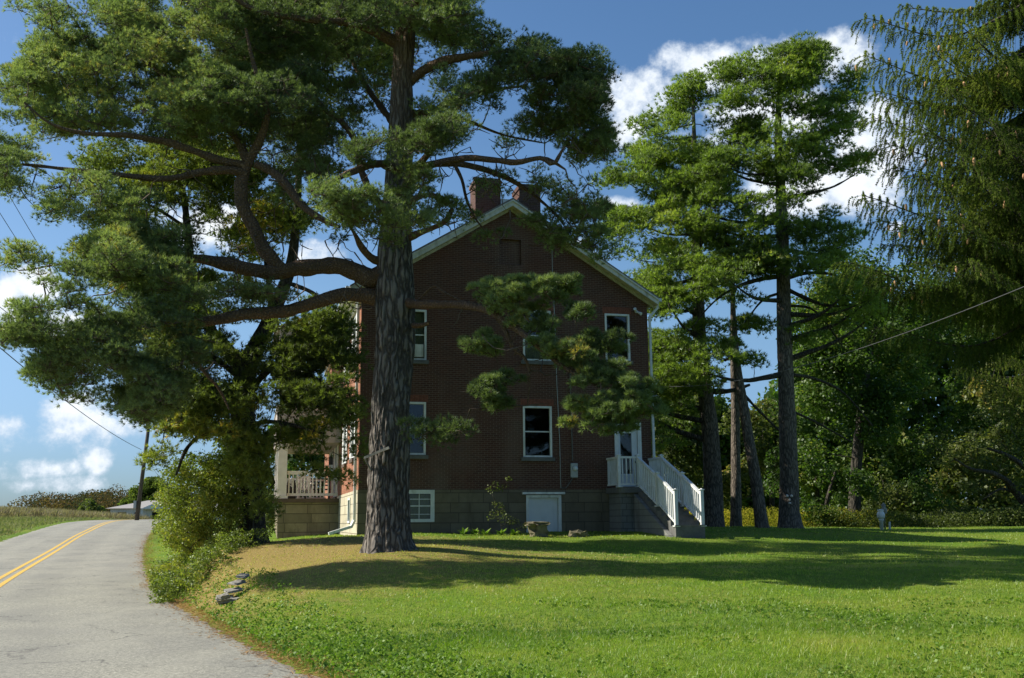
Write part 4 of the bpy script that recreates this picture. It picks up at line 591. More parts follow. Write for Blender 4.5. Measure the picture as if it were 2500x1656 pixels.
white_pine("tallest straight pine with white face ornaments on its trunk", 45, [(1930, 1295, .50), (1927, 1240, .43), (1926, 1140, .39), (1922, 1020, .37), (1918, 900, .34), (1914, 780, .32), (1912, 650, .29), (1908, 520, .25), (1903, 400, .20), (1900, 300, .15), (1905, 200, .09), (1912, 110, .03)], ED, [(1860, 460, 18, 12), (1980, 300, 22, 12), (2030, 340, 18, 10), (1870, 580, 25, 14), (1960, 500, 20, 18), (1880, 760, 60, 30), (1960, 390, 14, 8), (2060, 450, 40, 20)],
           lean_limbs=[[(1918, 680, 0, .12), (1960, 668, .2, .09), (2020, 668, .3, .07), (2070, 685, .3, .04), (2110, 690, .3, .02)], [(1912, 675, 0, .12), (1870, 680, -.5, .10), (1800, 700, -1, .07), (1740, 740, -1.4, .04), (1690, 800, -1.6, .02)], [(1915, 640, 0, .1), (1880, 632, -.4, .08), (1830, 640, -.8, .04)], [(1935, 915, 0, .09), (1990, 925, .5, .07), (2060, 960, 1, .05), (2130, 1040, 1.5, .03)], [(1920, 745, 0, .07), (1990, 760, .4, .05), (2060, 850, .8, .03)], [(1905, 715, 0, .07), (1860, 735, -.6, .05), (1810, 800, -1, .03)], [(1925, 1000, 0, .07), (1990, 1030, .6, .05), (2080, 1080, 1.2, .03)]])
white_pine("thin straight pine trunk between the two thicker trunks", 49, [(1797, 1290, .26), (1797, 1200, .24), (1796, 1100, .22), (1795, 1000, .20), (1792, 900, .18), (1790, 780, .14), (1788, 640, .08)], [(1760, 700, 60, 40, .5, 1.5, .6), (1790, 640, 60, 40, .5, 1.5, .5)], [])
white_pine("leaning pine trunk slanting left above the goldenrod", 44, [(1862, 1296, .27), (1852, 1220, .25), (1840, 1140, .24), (1824, 1050, .22), (1812, 970, .20), (1802, 910, .17), (1796, 840, .12), (1792, 760, .07)], [(1790, 870, 60, 25, 0, 1.2, 1), (1760, 850, 40, 20, 0, 1.2, .8)], [], lean_limbs=[[(1812, 960, 0, .08), (1850, 1000, .3, .06), (1900, 1050, .6, .04)]])
# face ornament
fo = empty("face_ornament", P(1927, 1220, 44.5), "white face ornament with eyes nose and mouth fixed on the tallest pine trunk", "ornament")
def local(me_pts, o): return np.array(me_pts)-np.array(o.location)
for nm, px, py, rx, rz in [("eye", 1921.5, 1211, .065, .065), ("eye", 1932, 1211, .065, .065), ("nose", 1927.5, 1220, .04, .07), ("mouth", 1928, 1228.5, .065, .04)]:
    q = P(px, py, 44.52)-np.array(fo.location); mb = MB(); mb.lathe((0, 0, -1), [(.05, 0), (.7, .3), (1, 1), (.7, 1.7), (.05, 2)], 12); mb.v = [(x*rx+q[0], y*.08+q[1], z*rz+q[2]) for x, y, z in mb.v]; mb.obj(nm, M_bulb, fo, True)

# ================================================================== 4. Norway spruce, right edge
D4 = 21.5
def spruce(label, bx, by, H, tips, extra, zlo, col=F_spruce, cones=0, dens=1.0, side=-1, droop=1.0):
    base = np.array([bx, by, gz1(bx, by)]); rt = empty("spruce_tree", base, label, "spruce tree")
    pr = [(bx, by, base[2]-.2, .42), (bx, by, base[2]+3, .34), (bx, by, base[2]+8, .24), (bx, by, base[2]+H*.75, .12), (bx, by, base[2]+H, .02)]
    link("trunk", trunk_mesh("trunk", pr, B_dark, 40, .12, .025, .4, loc=base), rt)
    B_ = [np.array(q) for q in tips]
    for i in range(extra):
        z = base[2]+rng.uniform(zlo, H*.92); L = (1-(z-base[2])/H)**.75*6.0*rng.uniform(.65, 1.0); a_ = rng.uniform(0, 2*math.pi)
        if side < 0 and rng.random() < .72: a_ = rng.uniform(math.pi*.62, math.pi*1.55); L = L*.72
        B_.append(np.array([bx+L*math.cos(a_), by+L*math.sin(a_), z-.25*L]))
    sA = []; sB = []; sr = []; NC = []; NA = []; CP = []
    for e in B_:
        h = np.hypot(e[0]-bx, e[1]-by); s = np.array([bx, by, e[2]+.30*h]); mid = s*.42+e*.58+np.array([0, 0, -.16*h]); q = resample(spline(np.array([s, mid, e]), 10), .19)
        for j in range(len(q)-1): f = j/len(q); sA.append(q[j]); sB.append(q[j+1]); sr.append(.045*(1-f)+.008)
        d = norm(np.gradient(q, axis=0)); lat = norm(np.cross(d, [0, 0, 1.]))
        for j in range(int(len(q)*.12), len(q)):
            f = j/len(q)
            for sgn in (-1, 1):
                ls = (.95*(1-f)+.22)*rng.uniform(.5, 1.1); sd = norm(lat[j]*sgn+d[j]*.8); nseg = max(2, int(ls/.10)); p = q[j]
                for k in range(nseg):
                    p2 = p+sd*.10+np.array([0, 0, -.012*k]); sA.append(p); sB.append(p2); sr.append(.006); NC.append(p2); NA.append(sd+np.array([0, 0, .1]))
                    for _s in range(2 if rng.random() < .75*dens else 1):
                        L_ = rng.uniform(.10, .62)**1.0*droop*(.55+.45*min(1, k/2+.4)); m_n = max(3, int(L_/.042)); ph = p2.copy(); dv = np.array([sd[0]*.2, sd[1]*.2, -1])+rng.normal(0, .15, 3)
                        zs = np.arange(1, m_n+1)*.042; w0 = np.exp(-zs/.12)[:, None]; st_ = norm((sd*.9+np.array([0, 0, .1]))*w0+norm(dv[None])*(1-w0)); pts = ph+np.cumsum(st_*.042, 0)+np.cumsum(rng.normal(0, .004, (m_n, 3)), 0); NC += list(pts); NA += list(st_)
                        sA.append(ph); sB.append(pts[-1]); sr.append(.003)
                    p = p2
            NC.append(q[j]); NA.append(d[j])
            if j > len(q)*.55: CP.append(q[j]+lat[j]*rng.uniform(-.35, .35)+np.array([0, 0, -.05]))
        NC.append(e); NA.append(d[-1])
    NC = np.array(NC); NA = norm(np.array(NA)); tint = np.clip(.45+.9*(vnoise(NC, .7, 31)-.5)+rng.normal(0, .12, len(NC)), 0, 1)
    V_, T_ = spikes(NC, NA, 7, .062, .019, 1.1, tint)
    v, f = segs(np.array(sA), np.array(sB), np.array(sr), np.array(sr)*.8, 3); link("crown", two_mat("crown", V_-base, tris(len(V_)), col, T_, v-base, f, B_dark), rt)
    if cones:
        mb = MB(); mb.lathe((0, 0, 0), [(.006, 0), (.018, -.012), (.024, -.05), (.021, -.09), (.008, -.125)], 8); cm = mesh("cone", mb.v, mb.f, M_cone, True)
        CP = np.array(CP); pxs, pys = proj(CP); vis = np.where((pxs > 2080) & (pxs < 2500) & (pys > 0) & (pys < 760))[0]; rng.shuffle(vis)
        for i in vis[:cones]:
            c_ = link("cone", cm, rt, tuple(CP[i]-base)); s_ = rng.uniform(.9, 1.25); c_.scale = (s_, s_, s_); c_.rotation_euler = (rng.normal(0, .15), rng.normal(0, .15), 0)
    print("spruce needles", len(V_)//3); return rt
M_cone = plain("cone_scales", (0.42, 0.25, 0.13), 0.8, 0.3, 40)
tips = [P(2117, 45, 20.5), (P(2113, 137, 19.6)), P(2136, 222, 20.6), P(2132, 288, 19.8), P(2165, 352, 20.2), P(2190, 410, 21), P(2108, 478, 19.4), P(2068, 640, 18.9), P(2180, 700, 19.5), P(2160, 800, 19.8), P(2230, 300, 18.2), P(2260, 120, 18.5), P(2300, 220, 17.8), P(2240, 430, 18), P(2290, 520, 18), P(2330, 380, 17.5), P(2200, 560, 19), P(2260, 640, 18.5), P(2340, 60, 18), P(2400, 300, 17), P(2150, 540, 20.5), P(2210, 20, 22), P(2230, 200, 23), P(2240, 480, 23), P(2190, 250, 22), P(2170, 600, 23), P(2280, 160, 20), P(2300, 300, 20), P(2290, 420, 20), P(2320, 560, 19), P(2380, 120, 19), P(2400, 460, 18), P(2430, 220, 19), P(2360, 640, 18)]
spruce("drooping spruce hung with tan cones at the right edge", 12.9, D4, 21, tips, 58, 5.5, cones=95)
#PART3
# ================================================================== 5. brick house
O = P(873, 1304, 34.3); HY = math.radians(14.0); hw = np.array([math.cos(HY), math.sin(HY), 0]); hd = np.array([-math.sin(HY), math.cos(HY), 0])
house = empty("brick_house", tuple(O), "two storey red brick house with stone basement, white rake boards and shaded gable end", "house", HY)
WD, DP, FZ, EV, AP, AX = 10.45, 18.0, 1.45, 8.28, 11.5, 5.28
def wall(name, x0, x1, z0, z1, holes, mat_, y0=0.0, th=.3, top=None, axis='x', sgn=1):
    """wall on a plane with real openings and reveals. holes (a,b,c,d)=x0,x1,z0,z1"""
    xs = sorted({x0, x1, *[q for h in holes for q in h[:2]]}); zs = sorted({z0, z1, *[q for h in holes for q in h[2:4]]}); mb = MB()
    T_ = (lambda x, y, z: (x, y, z)) if axis == 'x' else (lambda x, y, z: (y, x, z))
    for i in range(len(xs)-1):
        for j in range(len(zs)-1):
            cx, cz = (xs[i]+xs[i+1])/2, (zs[j]+zs[j+1])/2
            if any(h[0] < cx < h[1] and h[2] < cz < h[3] for h in holes): continue
            mb.add([T_(xs[i], y0, zs[j]), T_(xs[i+1], y0, zs[j]), T_(xs[i+1], y0, zs[j+1]), T_(xs[i], y0, zs[j+1])], [(0, 1, 2, 3)])
    for (a, b, c_, d) in holes:
        for (p, q) in (((a, c_), (b, c_)), ((b, c_), (b, d)), ((b, d), (a, d)), ((a, d), (a, c_))):
            mb.add([T_(p[0], y0, p[1]), T_(q[0], y0, q[1]), T_(q[0], y0+th*sgn, q[1]), T_(p[0], y0+th*sgn, p[1])], [(0, 1, 2, 3)])
    if top: mb.add([T_(x0, y0, z1), T_(x1, y0, z1), T_(top[0], y0, top[1])], [(0, 1, 2)])
    return mb.obj(name, mat_, house)
WINS = [("ul", 1.22, 2.25, 5.88, 7.65), ("um", 5.71, 6.74, 5.98, 7.80), ("ur", 8.79, 9.74, 6.08, 7.80), ("ll", 1.22, 2.25, 2.62, 4.42), ("lm", 5.68, 6.73, 2.57, 4.36)]
brick_holes = [w_[1:] for w_ in WINS]+[(9.05, 10.06, FZ, 3.85)]
# gable brick: main rectangle + attic triangle with the bricked-up opening recessed
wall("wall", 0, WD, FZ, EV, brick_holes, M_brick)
ah = (4.88, 5.68, 9.45, 10.38)
mb = MB(); zs_ = [EV, ah[2], ah[3], AP]
def xl(z): return AX*(z-EV)/(AP-EV)
def xr(z): return WD-(WD-AX)*(z-EV)/(AP-EV)
for j in range(3):
    za, zb = zs_[j], zs_[j+1]
    if j == 1:
        mb.add([(xl(za), 0, za), (ah[0], 0, za), (ah[0], 0, zb), (xl(zb), 0, zb)], [(0, 1, 2, 3)]); mb.add([(ah[1], 0, za), (xr(za), 0, za), (xr(zb), 0, zb), (ah[1], 0, zb)], [(0, 1, 2, 3)])
    else: mb.add([(xl(za), 0, za), (xr(za), 0, za), (xr(zb), 0, zb), (xl(zb), 0, zb)], [(0, 1, 2, 3)])
a_, b_, c_, d_ = ah; mb.add([(a_, .12, c_), (b_, .12, c_), (b_, .12, d_), (a_, .12, d_)], [(0, 1, 2, 3)])
for (p, q) in (((a_, c_), (b_, c_)), ((b_, c_), (b_, d_)), ((b_, d_), (a_, d_)), ((a_, d_), (a_, c_))): mb.add([(p[0], 0, p[1]), (q[0], 0, q[1]), (q[0], .12, q[1]), (p[0], .12, p[1])], [(0, 1, 2, 3)])
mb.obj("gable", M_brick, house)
# stone foundation, 20 mm proud
FH = [(1.15, 2.56, .37, FZ+.001), (5.76, 7.02, -.4, 1.28)]
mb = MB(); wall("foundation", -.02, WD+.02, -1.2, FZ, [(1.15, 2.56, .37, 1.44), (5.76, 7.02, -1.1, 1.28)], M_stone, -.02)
# front wall x=0 facing the road; windows low and tall
fh = [(1.55, 2.6, 2.6, 4.45), (4.9, 5.95, 2.6, 4.45), (1.55, 2.6, 5.95, 7.75), (4.9, 5.95, 5.95, 7.75), (9.2, 10.4, 1.45, 3.7), (12.2, 13.3, 2.6, 4.4)]
wall("wall", 0, DP, FZ, EV, fh, M_brickf, 0.0, .3, axis='y')
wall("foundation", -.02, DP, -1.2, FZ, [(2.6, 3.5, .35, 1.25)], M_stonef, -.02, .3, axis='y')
mb = MB(); mb.add([(WD, 0, -1.2), (WD, DP, -1.2), (WD, DP, EV), (WD, 0, EV)], [(0, 1, 2, 3)]); mb.add([(0, DP, -1.2), (WD, DP, -1.2), (WD, DP, EV), (AX, DP, AP), (0, DP, EV)], [(4, 3, 2, 1, 0)])
mb.obj("wall", M_brickf, house)
mb = MB(); mb.box(.35, WD-.05, .35, DP-.1, FZ-.1, FZ); mb.box(.35, WD-.05, .35, DP-.1, 4.9, 5.05); mb.box(.35, WD-.05, 3.2, 3.3, -.5, EV); mb.box(4.1, 4.2, .35, 3.2, -.5, EV); mb.box(3.2, 3.3, 3.3, DP-.1, -.5, EV); mb.obj("interior_wall", M_room, house)
# roof: two slopes with thickness, overhanging the gable by .38
def slope(xa, za, xb, zb, y0, y1, t_, mb):
    mb.hexa([(xa, y0, za), (xb, y0, zb), (xb, y1, zb), (xa, y1, za)], [(xa, y0, za+t_), (xb, y0, zb+t_), (xb, y1, zb+t_), (xa, y1, za+t_)])
sl_l = (AP-EV)/AX; sl_r = (AP-EV)/(WD-AX); OH = .42; rf = MB()
rt_z = AP+.24; eL = (-.45, rt_z-sl_l*(AX+.45)); eR = (WD+.30, rt_z-sl_r*(WD+.30-AX))
slope(eL[0], eL[1], AX, rt_z, -OH-.03, DP+.3, .07, rf); slope(AX, rt_z, eR[0], eR[1], -OH-.03, DP+.3, .07, rf)
roof = rf.obj("roof", M_shingle, house)
rk = MB()
for (xa, za, xb, zb) in ((eL[0], eL[1], AX, rt_z), (AX, rt_z, eR[0], eR[1])):
    rk.hexa([(xa, -OH, za-.22), (xb, -OH, zb-.22), (xb, -OH+.05, zb-.22), (xa, -OH+.05, za-.22)], [(xa, -OH, za-.002), (xb, -OH, zb-.002), (xb, -OH+.05, zb-.002), (xa, -OH+.05, za-.002)])
    rk.hexa([(xa, -OH-.05, za-.06), (xb, -OH-.05, zb-.06), (xb, -OH-.002, zb-.06), (xa, -OH-.002, za-.06)], [(xa, -OH-.05, za+.0), (xb, -OH-.05, zb+.0), (xb, -OH-.002, zb+.0), (xa, -OH-.002, za+.0)])
rk.obj("rake_board", M_trim, roof)
sf = MB()
for (xa, za, xb, zb) in ((eL[0], eL[1], AX, rt_z), (AX, rt_z, eR[0], eR[1])):
    sf.hexa([(xa, -OH+.052, za-.20), (xb, -OH+.052, zb-.20), (xb, .0, zb-.20), (xa, .0, za-.20)], [(xa, -OH+.052, za-.17), (xb, -OH+.052, zb-.17), (xb, .0, zb-.17), (xa, .0, za-.17)])
    sf.hexa([(xa, -.06, za-.30), (xb, -.06, zb-.30), (xb, -.003, zb-.30), (xa, -.003, za-.30)], [(xa, -.06, za-.203), (xb, -.06, zb-.203), (xb, -.003, zb-.203), (xa, -.003, za-.203)])
sf.obj("soffit", M_soffit, roof)
# front eave: cornice with dentils and gutter
cn_ = MB(); ez = eL[1]; cn_.box(-.40, -.003, 0, DP, ez-.14, ez-.03); cn_.box(-.12, -.003, 0, DP, ez-.42, ez-.15)
for k in range(60): cn_.box(-.24, -.122, .12+k*.28, .24+k*.28, ez-.30, ez-.15)
cn_.obj("cornice", M_cream, house)
gu = MB(); gu.box(-.58, -.46, -.3, DP, ez-.06, ez+.06); gu.obj("gutter", M_gutter, house)
gu = MB(); gu.box(eR[0]+.01, eR[0]+.13, -.4, DP, eR[1]-.08, eR[1]+.04); gu.obj("gutter", M_gutter, house)
ds = MB(); ds.beam((eR[0]+.07, -.12, eR[1]-.06), (eR[0]+.05, -.12, eR[1]-.3), .08, .08); ds.beam((eR[0]+.05, -.12, eR[1]-.28), (WD+.05, -.10, eR[1]-.62), .08, .08); ds.beam((WD+.05, -.10, eR[1]-.6), (WD+.05, -.10, 1.3), .08, .07); ds.obj("downspout", M_gutter, house)
ds = MB(); ds.beam((-.10, .18, ez-.4), (-.10, .18, .42), .09, .09); ds.beam((-.10, .18, .45), (-.22, .1, .22), .09, .09); ds.beam((-.20, .1, .24), (-.95, -.1, .02), .09, .09); ds.obj("downspout", M_white, house)
# chimneys
for (a_, b_, top) in ((4.02, 4.96, 12.68), (5.66, 6.46, 12.55)):
    c_ = MB(); c_.box(a_, b_, .12, 1.05, 10.2, top-.22); c_.box(a_-.04, b_+.04, .08, 1.09, top-.22, top-.08); c_.box(a_, b_, .12, 1.05, top-.08, top); c_.obj("chimney", M_chim, roof)
fl = MB(); fl.box(4.93, 5.70, .2, .5, 11.6, 11.95); fl.obj("flashing", M_gutter, roof)
# satellite dish on roof
dsh = empty("satellite_dish", tuple(O+hw*8.35+hd*.55+np.array([0, 0, 9.95])), "dark satellite dish on the right slope of the brick house roof", "satellite dish")
mb = MB(); n_ = 18
for rr_, yy in ((0.0, .0), (.2, -.03), (.34, -.09)): mb.v += [(rr_*math.cos(t_)*.8, yy, .42+rr_*math.sin(t_)) for t_ in np.arange(n_)*2*math.pi/n_]
mb.f += [(k*n_+i, k*n_+(i+1) % n_, (k+1)*n_+(i+1) % n_, (k+1)*n_+i) for k in range(2) for i in range(n_)]; o_ = mb.obj("reflector", M_darkmetal, dsh, True); so_ = o_.modifiers.new("s", 'SOLIDIFY'); so_.thickness = .02
mb = MB(); mb.cyl((0, .03, .42), (0, .2, -.25), .025); mb.cyl((0, -.02, .25), (0, -.4, .45), .012); mb.obj("mount", M_darkmetal, dsh)
# windows
def window(x0, x1, z0, z1, fw=.07, yo=0.0, mull=(), parent=house, sash=True, glass=True, curtain=None, lintel=True, sill=True, mt=M_white):
    mb = MB(); y0, y1 = yo-.025, yo+.10
    mb.box(x0, x0+fw, y0, y1, z0, z1); mb.box(x1-fw, x1, y0, y1, z0, z1); mb.box(x0+fw, x1-fw, y0, y1, z1-fw, z1); mb.box(x0+fw, x1-fw, y0, y1, z0, z0+fw*.8)
    fr_ = mb.obj("window", mt, parent)
    mb = MB(); zm = z0+(z1-z0)*.5; mb.box(x0+fw+.002, x1-fw-.002, yo+.035, yo+.075, zm-.02, zm+.02)
    for (a, b, c_, d) in mull: mb.box(a, b, yo+.04, yo+.06, c_, d)
    mb.obj("sash", mt, fr_)
    mb = MB(); mb.box(x0+fw+.001, x1-fw-.001, yo+.062, yo+.068, z0+fw*.8, z1-fw); mb.obj("pane", M_glass, fr_)
    if curtain:
        mb = MB(); n_ = 24; xs = np.linspace(x0+fw, x1-fw, n_)
        for i in range(n_-1): mb.add([(xs[i], yo+.14+.02*(i % 2), z0+.02), (xs[i+1], yo+.14+.02*((i+1) % 2), z0+.02), (xs[i+1], yo+.14+.02*((i+1) % 2), curtain), (xs[i], yo+.14+.02*(i % 2), curtain)], [(0, 1, 2, 3)])
        mb.obj("curtain", M_curtain, fr_)
    if sill: mb = MB(); mb.box(x0-.08, x1+.08, yo-.09, yo-.003, z0-.14, z0-.01); mb.obj("sill", M_concrete, fr_)
    if lintel:
        mb = MB(); n_ = 15; w_ = (x1-x0+.16)/n_
        for i in range(n_): mb.box(x0-.08+i*w_+.006, x0-.08+(i+1)*w_-.006, yo-.016, yo-.002, z1+.01, z1+.25)
        mb.obj("brick_lintel", M_lint, fr_)
    return fr_
M_lint = plain("lintel_brick", (0.20, 0.075, 0.05), 0.9, 0.35, 14)
for (nm, a, b, c_, d) in WINS: window(a, b, c_, d, curtain=(d-.1 if nm == "ul" else (c_+.75 if nm == "um" else None)))
mb = MB(); mb.box(1.75, 2.14, -.06, .05, 5.98, 6.42); mb.obj("window_unit", M_trim, house)
bx0, bx1, bz0, bz1 = 1.15, 2.56, .37, 1.44
window(bx0, bx1, bz0, bz1, .13, -.02, [(bx0+.13+(bx1-bx0-.26)*k/3-.012, bx0+.13+(bx1-bx0-.26)*k/3+.012, bz0+.1, bz1-.13) for k in (1, 2)]+[(bx0+.13, bx1-.13, bz0+.75, bz0+.775), (bx0+.13, bx1-.13, bz0+.25, bz0+.27)], curtain=bz1-.15, lintel=False, sill=False)
mb = MB(); mb.box(bx0-.05, bx1+.1, -.035, -.021, bz1+.02, bz1+.30)
# basement door
mb = MB(); mb.box(5.76, 5.86, -.06, .1, -.6, 1.26); mb.box(6.92, 7.02, -.06, .1, -.6, 1.26); mb.box(5.86, 6.92, -.06, .1, 1.17, 1.26); mb.box(5.62, 7.14, -.14, -.022, 1.285, 1.36)
bd = mb.obj("door_frame", M_white, house); mb = MB(); mb.box(5.87, 6.74, .03, .07, -.6, 1.165); mb.box(6.75, 6.91, .05, .09, -.6, 1.165); mb.obj("basement_door", M_door, bd)
# side door and storm glass
mb = MB(); mb.box(9.05, 9.19, -.05, .1, FZ, 3.83); mb.box(9.92, 10.06, -.05, .1, FZ, 3.83); mb.box(9.19, 9.92, -.05, .1, 3.66, 3.83); df = mb.obj("door_frame", M_white, house)
mb = MB(); mb.box(9.20, 9.27, .0, .05, FZ+.1, 3.65); mb.box(9.70, 9.91, .0, .05, FZ+.1, 3.65); mb.box(9.27, 9.70, .0, .05, FZ+.1, FZ+.55); mb.box(9.27, 9.70, .0, .05, 3.45, 3.65); dr = mb.obj("door", M_door, df, bevel=.004)
mb = MB(); mb.box(9.271, 9.699, .02, .03, FZ+.55, 3.45); mb.obj("pane", M_glass, dr)
for z_ in (2.42, 2.60): mb = MB(); mb.cyl((9.80, .0, z_), (9.80, -.07, z_), .02); mb.cyl((9.80, -.05, z_), (9.80, -.09, z_), .04, .035, 12); mb.obj("handle", M_darkmetal, dr, True)
# conduit, cable, meter box, flood light
mb = MB(); pts = [(7.02, -.03, 1.5), (7.0, -.03, 3.2), (6.93, -.03, 5.2), (6.9, -.03, 7.4), (6.83, -.03, 9.0), (6.83, -.03, 10.1)]
for a, b in zip(pts, pts[1:]): mb.cyl(a, b, .012, n=6)
mb.obj("conduit", M_metal, house)
mb = MB(); mb.cyl((7.46, -.04, 2.45), (7.42, -.04, 6.2), .022, n=6); mb.cyl((7.46, -.05, 1.85), (7.2, -.04, 1.5), .018, n=6); mb.cyl((7.2, -.04, 1.5), (7.02, -.035, 1.5), .018, n=6); mb.obj("conduit", M_concrete, house)
mt_ = MB(); mt_.box(7.37, 7.62, -.14, -.003, 1.86, 2.36); me_ = mt_.obj("meter_box", M_metal, house, bevel=.01); mb = MB(); mb.cyl((7.52, -.14, 2.17), (7.52, -.24, 2.17), .085, .075, 16); mb.obj("dial", M_gutter, me_, True)
mb = MB(); mb.box(9.97, 10.05, -.06, -.003, 7.86, 7.96); mb.cyl((9.98, -.06, 7.9), (9.90, -.2, 7.98), .03, .06); mb.cyl((10.04, -.06, 7.9), (10.14, -.2, 7.80), .03, .06); mb.obj("floodlight", M_gutter, house)
mb = MB(); mb.box(9.9, 10.0, -.06, -.004, .0, .0)
# front wall windows (seen on edge)
for (a, b, c_, d) in fh:
    mb = MB()
    for q in ((a, a+.09, c_, d), (b-.09, b, c_, d), (a+.09, b-.09, d-.09, d), (a+.09, b-.09, c_, c_+.07)): mb.box(-.035, .1, q[0], q[1], q[2], q[3])
    f_ = mb.obj("window", M_white, house); mb = MB(); mb.box(.055, .062, a+.09, b-.09, c_+.07, d-.09); mb.obj("pane", M_glass, f_)
    mb = MB(); mb.box(-.10, -.004, a-.1, b+.1, c_-.14, c_-.01); mb.obj("sill", M_brown, f_)
    for s0, s1 in ((a-.50, a-.04), (b+.04, b+.50)): mb = MB(); mb.box(-.05, -.006, s0, s1, c_, d); mb.obj("shutter", M_white if c_ > 2 else M_cream, f_)
mb = MB(); 
for q in ((2.6, 2.68, .35, 1.25), (3.42, 3.5, .35, 1.25), (2.68, 3.42, 1.17, 1.25), (2.68, 3.42, .35, .43)): mb.box(-.05, .1, q[0], q[1], q[2], q[3])
f_ = mb.obj("window", M_white, house); mb = MB(); mb.box(.05, .06, 2.68, 3.42, .43, 1.17); mb.obj("pane", M_glass, f_)
# --- two storey front porch
PY0, PY1, PX = 7.95, 15.0, -2.52
por = MB(); por.box(PX+.1, -.02, PY0+.05, PY0+.35, -.6, 1.18); por.box(PX+.1, PX+.4, PY0+.35, PY1, -.6, 1.18); por = por.obj("porch", M_porchstone, house)
mb = MB(); mb.box(PX-.12, -.022, PY0-.08, PY1, 1.182, 1.34); mb.obj("deck", M_brown, por)
mb = MB(); mb.box(PX+.03, PX+.40, PY0, PY0+.37, 1.45, 3.58); mb.box(PX-.03, PX+.46, PY0-.05, PY0+.43, 1.34, 1.45); mb.box(PX+.0, PX+.43, PY0-.03, PY0+.40, 3.40, 3.50); mb.obj("column", M_cream2, por) if False else mb.obj("column", M_cream, por)
for yc in (11.2, 14.4): mb = MB(); mb.box(PX+.03, PX+.38, yc, yc+.35, 1.34, 3.58); mb.obj("column", M_cream, por)
def railing(p, q, z0, z1, nb, parent, mt, zt=None, bw=.045, rw=.10, rh=.11):
    """p,q (x,y) ; z0 bottom rail z, z1 top rail z (same at both ends unless zt gives drop)"""
    dz = 0 if zt is None else zt; mb = MB(); mb.beam((*p, z1), (*q, z1+dz), rw, rh); mb.beam((*p, z0), (*q, z0+dz), rw*.7, rh*.7)
    for i in range(nb):
        f = (i+.5)/nb; x = p[0]+(q[0]-p[0])*f; y = p[1]+(q[1]-p[1])*f; mb.box(x-bw/2, x+bw/2, y-bw/2, y+bw/2, z0+dz*f+rh*.36, z1+dz*f-rh*.51)
    return mb.obj("railing", mt, parent)
railing((PX+.42, PY0+.15), (-.06, PY0+.15), 1.50, 2.38, 13, por, M_cream, bw=.05, rw=.08, rh=.15)
railing((PX+.2, PY0+.4), (PX+.2, PY1), 1.50, 2.38, 34, por, M_cream, rw=.08, rh=.13)
railing((PX+.3, PY1-.1), (-.1, PY1-.1), 1.50, 2.38, 13, por, M_cream, rw=.08, rh=.13)
mb = MB(); mb.box(PX, -.005, PY0-.02, PY1, 3.58, 3.75); mb.box(PX-.02, -.006, PY0-.06, PY0-.021, 3.60, 5.02); mb.box(PX-.06, PX-.021, PY0-.06, PY1, 3.60, 5.02); mb.box(PX-.1, -.007, PY0-.1, PY1, 5.02, 5.10); mb.obj("porch_beam", M_siding, por)
mb = MB(); mb.box(PX+.05, PX+.35, PY0, PY0+.3, 5.10, 7.1); mb.obj("column", M_cream, por)
railing((PX+.36, PY0+.12), (-.06, PY0+.12), 5.22, 5.98, 14, por, M_cream)
mb = MB(); mb.box(PX-.05, -.008, PY0-.05, PY0+.25, 7.1, 8.3); mb.box(PX-.05, PX+.25, PY0+.25, PY1, 7.1, 8.3); mb.add([(PX-.3, PY0-.25, 8.3), (.0, PY0-.25, 9.3), (0, PY1, 9.3), (PX-.3, PY1, 8.3)], [(0, 1, 2, 3)]); mb.obj("porch_roof", M_siding, por)
# porch things (stand on the porch: things of their own)
def hw_pt(x, y, z): return tuple(O+hw*x+hd*y+np.array([0, 0, z]))
ch = empty("porch_chair", hw_pt(-1.35, 9.3, 1.34), "pale slatted chair standing on the porch behind the railing", "chair", HY)
mb = MB(); mb.box(-.28, .28, -.28, .28, .40, .45); mb.obj("seat", M_cream, ch)
mb = MB(); [mb.box(-.26+i*.115, -.20+i*.115, .24, .28, .46, .95) for i in range(5)]; mb.box(-.28, .28, .235, .285, .90, .98); mb.obj("backrest", M_cream, ch)
for sx in (-1, 1):
    for sy in (-1, 1): mb = MB(); mb.box(sx*.25-.03, sx*.25+.03, sy*.25-.03, sy*.25+.03, 0, .40); mb.obj("leg", M_cream, ch)
    mb = MB(); mb.box(sx*.28-.04, sx*.28+.04, -.28, .28, .64, .68); mb.obj("armrest", M_cream, ch)
bn = empty("porch_bench", hw_pt(-.75, 10.6, 1.34), "dark ladder-backed bench near the front wall on the porch", "bench", HY)
mb = MB(); mb.box(-.55, .55, -.22, .22, .42, .47); mb.obj("seat", M_dark, bn); mb = MB(); [mb.box(-.55, .55, .18, .22, z_, z_+.06) for z_ in (.6, .74, .88)]; mb.box(-.55, -.5, .18, .22, .47, .98); mb.box(.5, .55, .18, .22, .47, .98); mb.obj("backrest", M_dark, bn)
for sx in (-1, 1):
    for sy in (-1, 1): mb = MB(); mb.box(sx*.5-.03, sx*.5+.03, sy*.18-.03, sy*.18+.03, 0, .42); mb.obj("leg", M_dark, bn)
cl = empty("cloth_bundle", hw_pt(-2.0, 8.6, 1.95), "white cloth draped over a stand at the porch corner", "cloth", HY)
mb = MB(); nx, ny = 10, 6
for j in range(ny):
    for i in range(nx): mb.v.append((-.3+.6*i/(nx-1), .05*math.sin(i*1.9)+.03*math.sin(j*2), .25-.3*j/(ny-1)*(1+.2*math.sin(i*1.3))-.12*abs(i/(nx-1)-.5)))
mb.f = [(j*nx+i, j*nx+i+1, (j+1)*nx+i+1, (j+1)*nx+i) for j in range(ny-1) for i in range(nx-1)]; o_ = mb.obj("cloth", M_white, cl, True); so_ = o_.modifiers.new("s", 'SOLIDIFY'); so_.thickness = .015
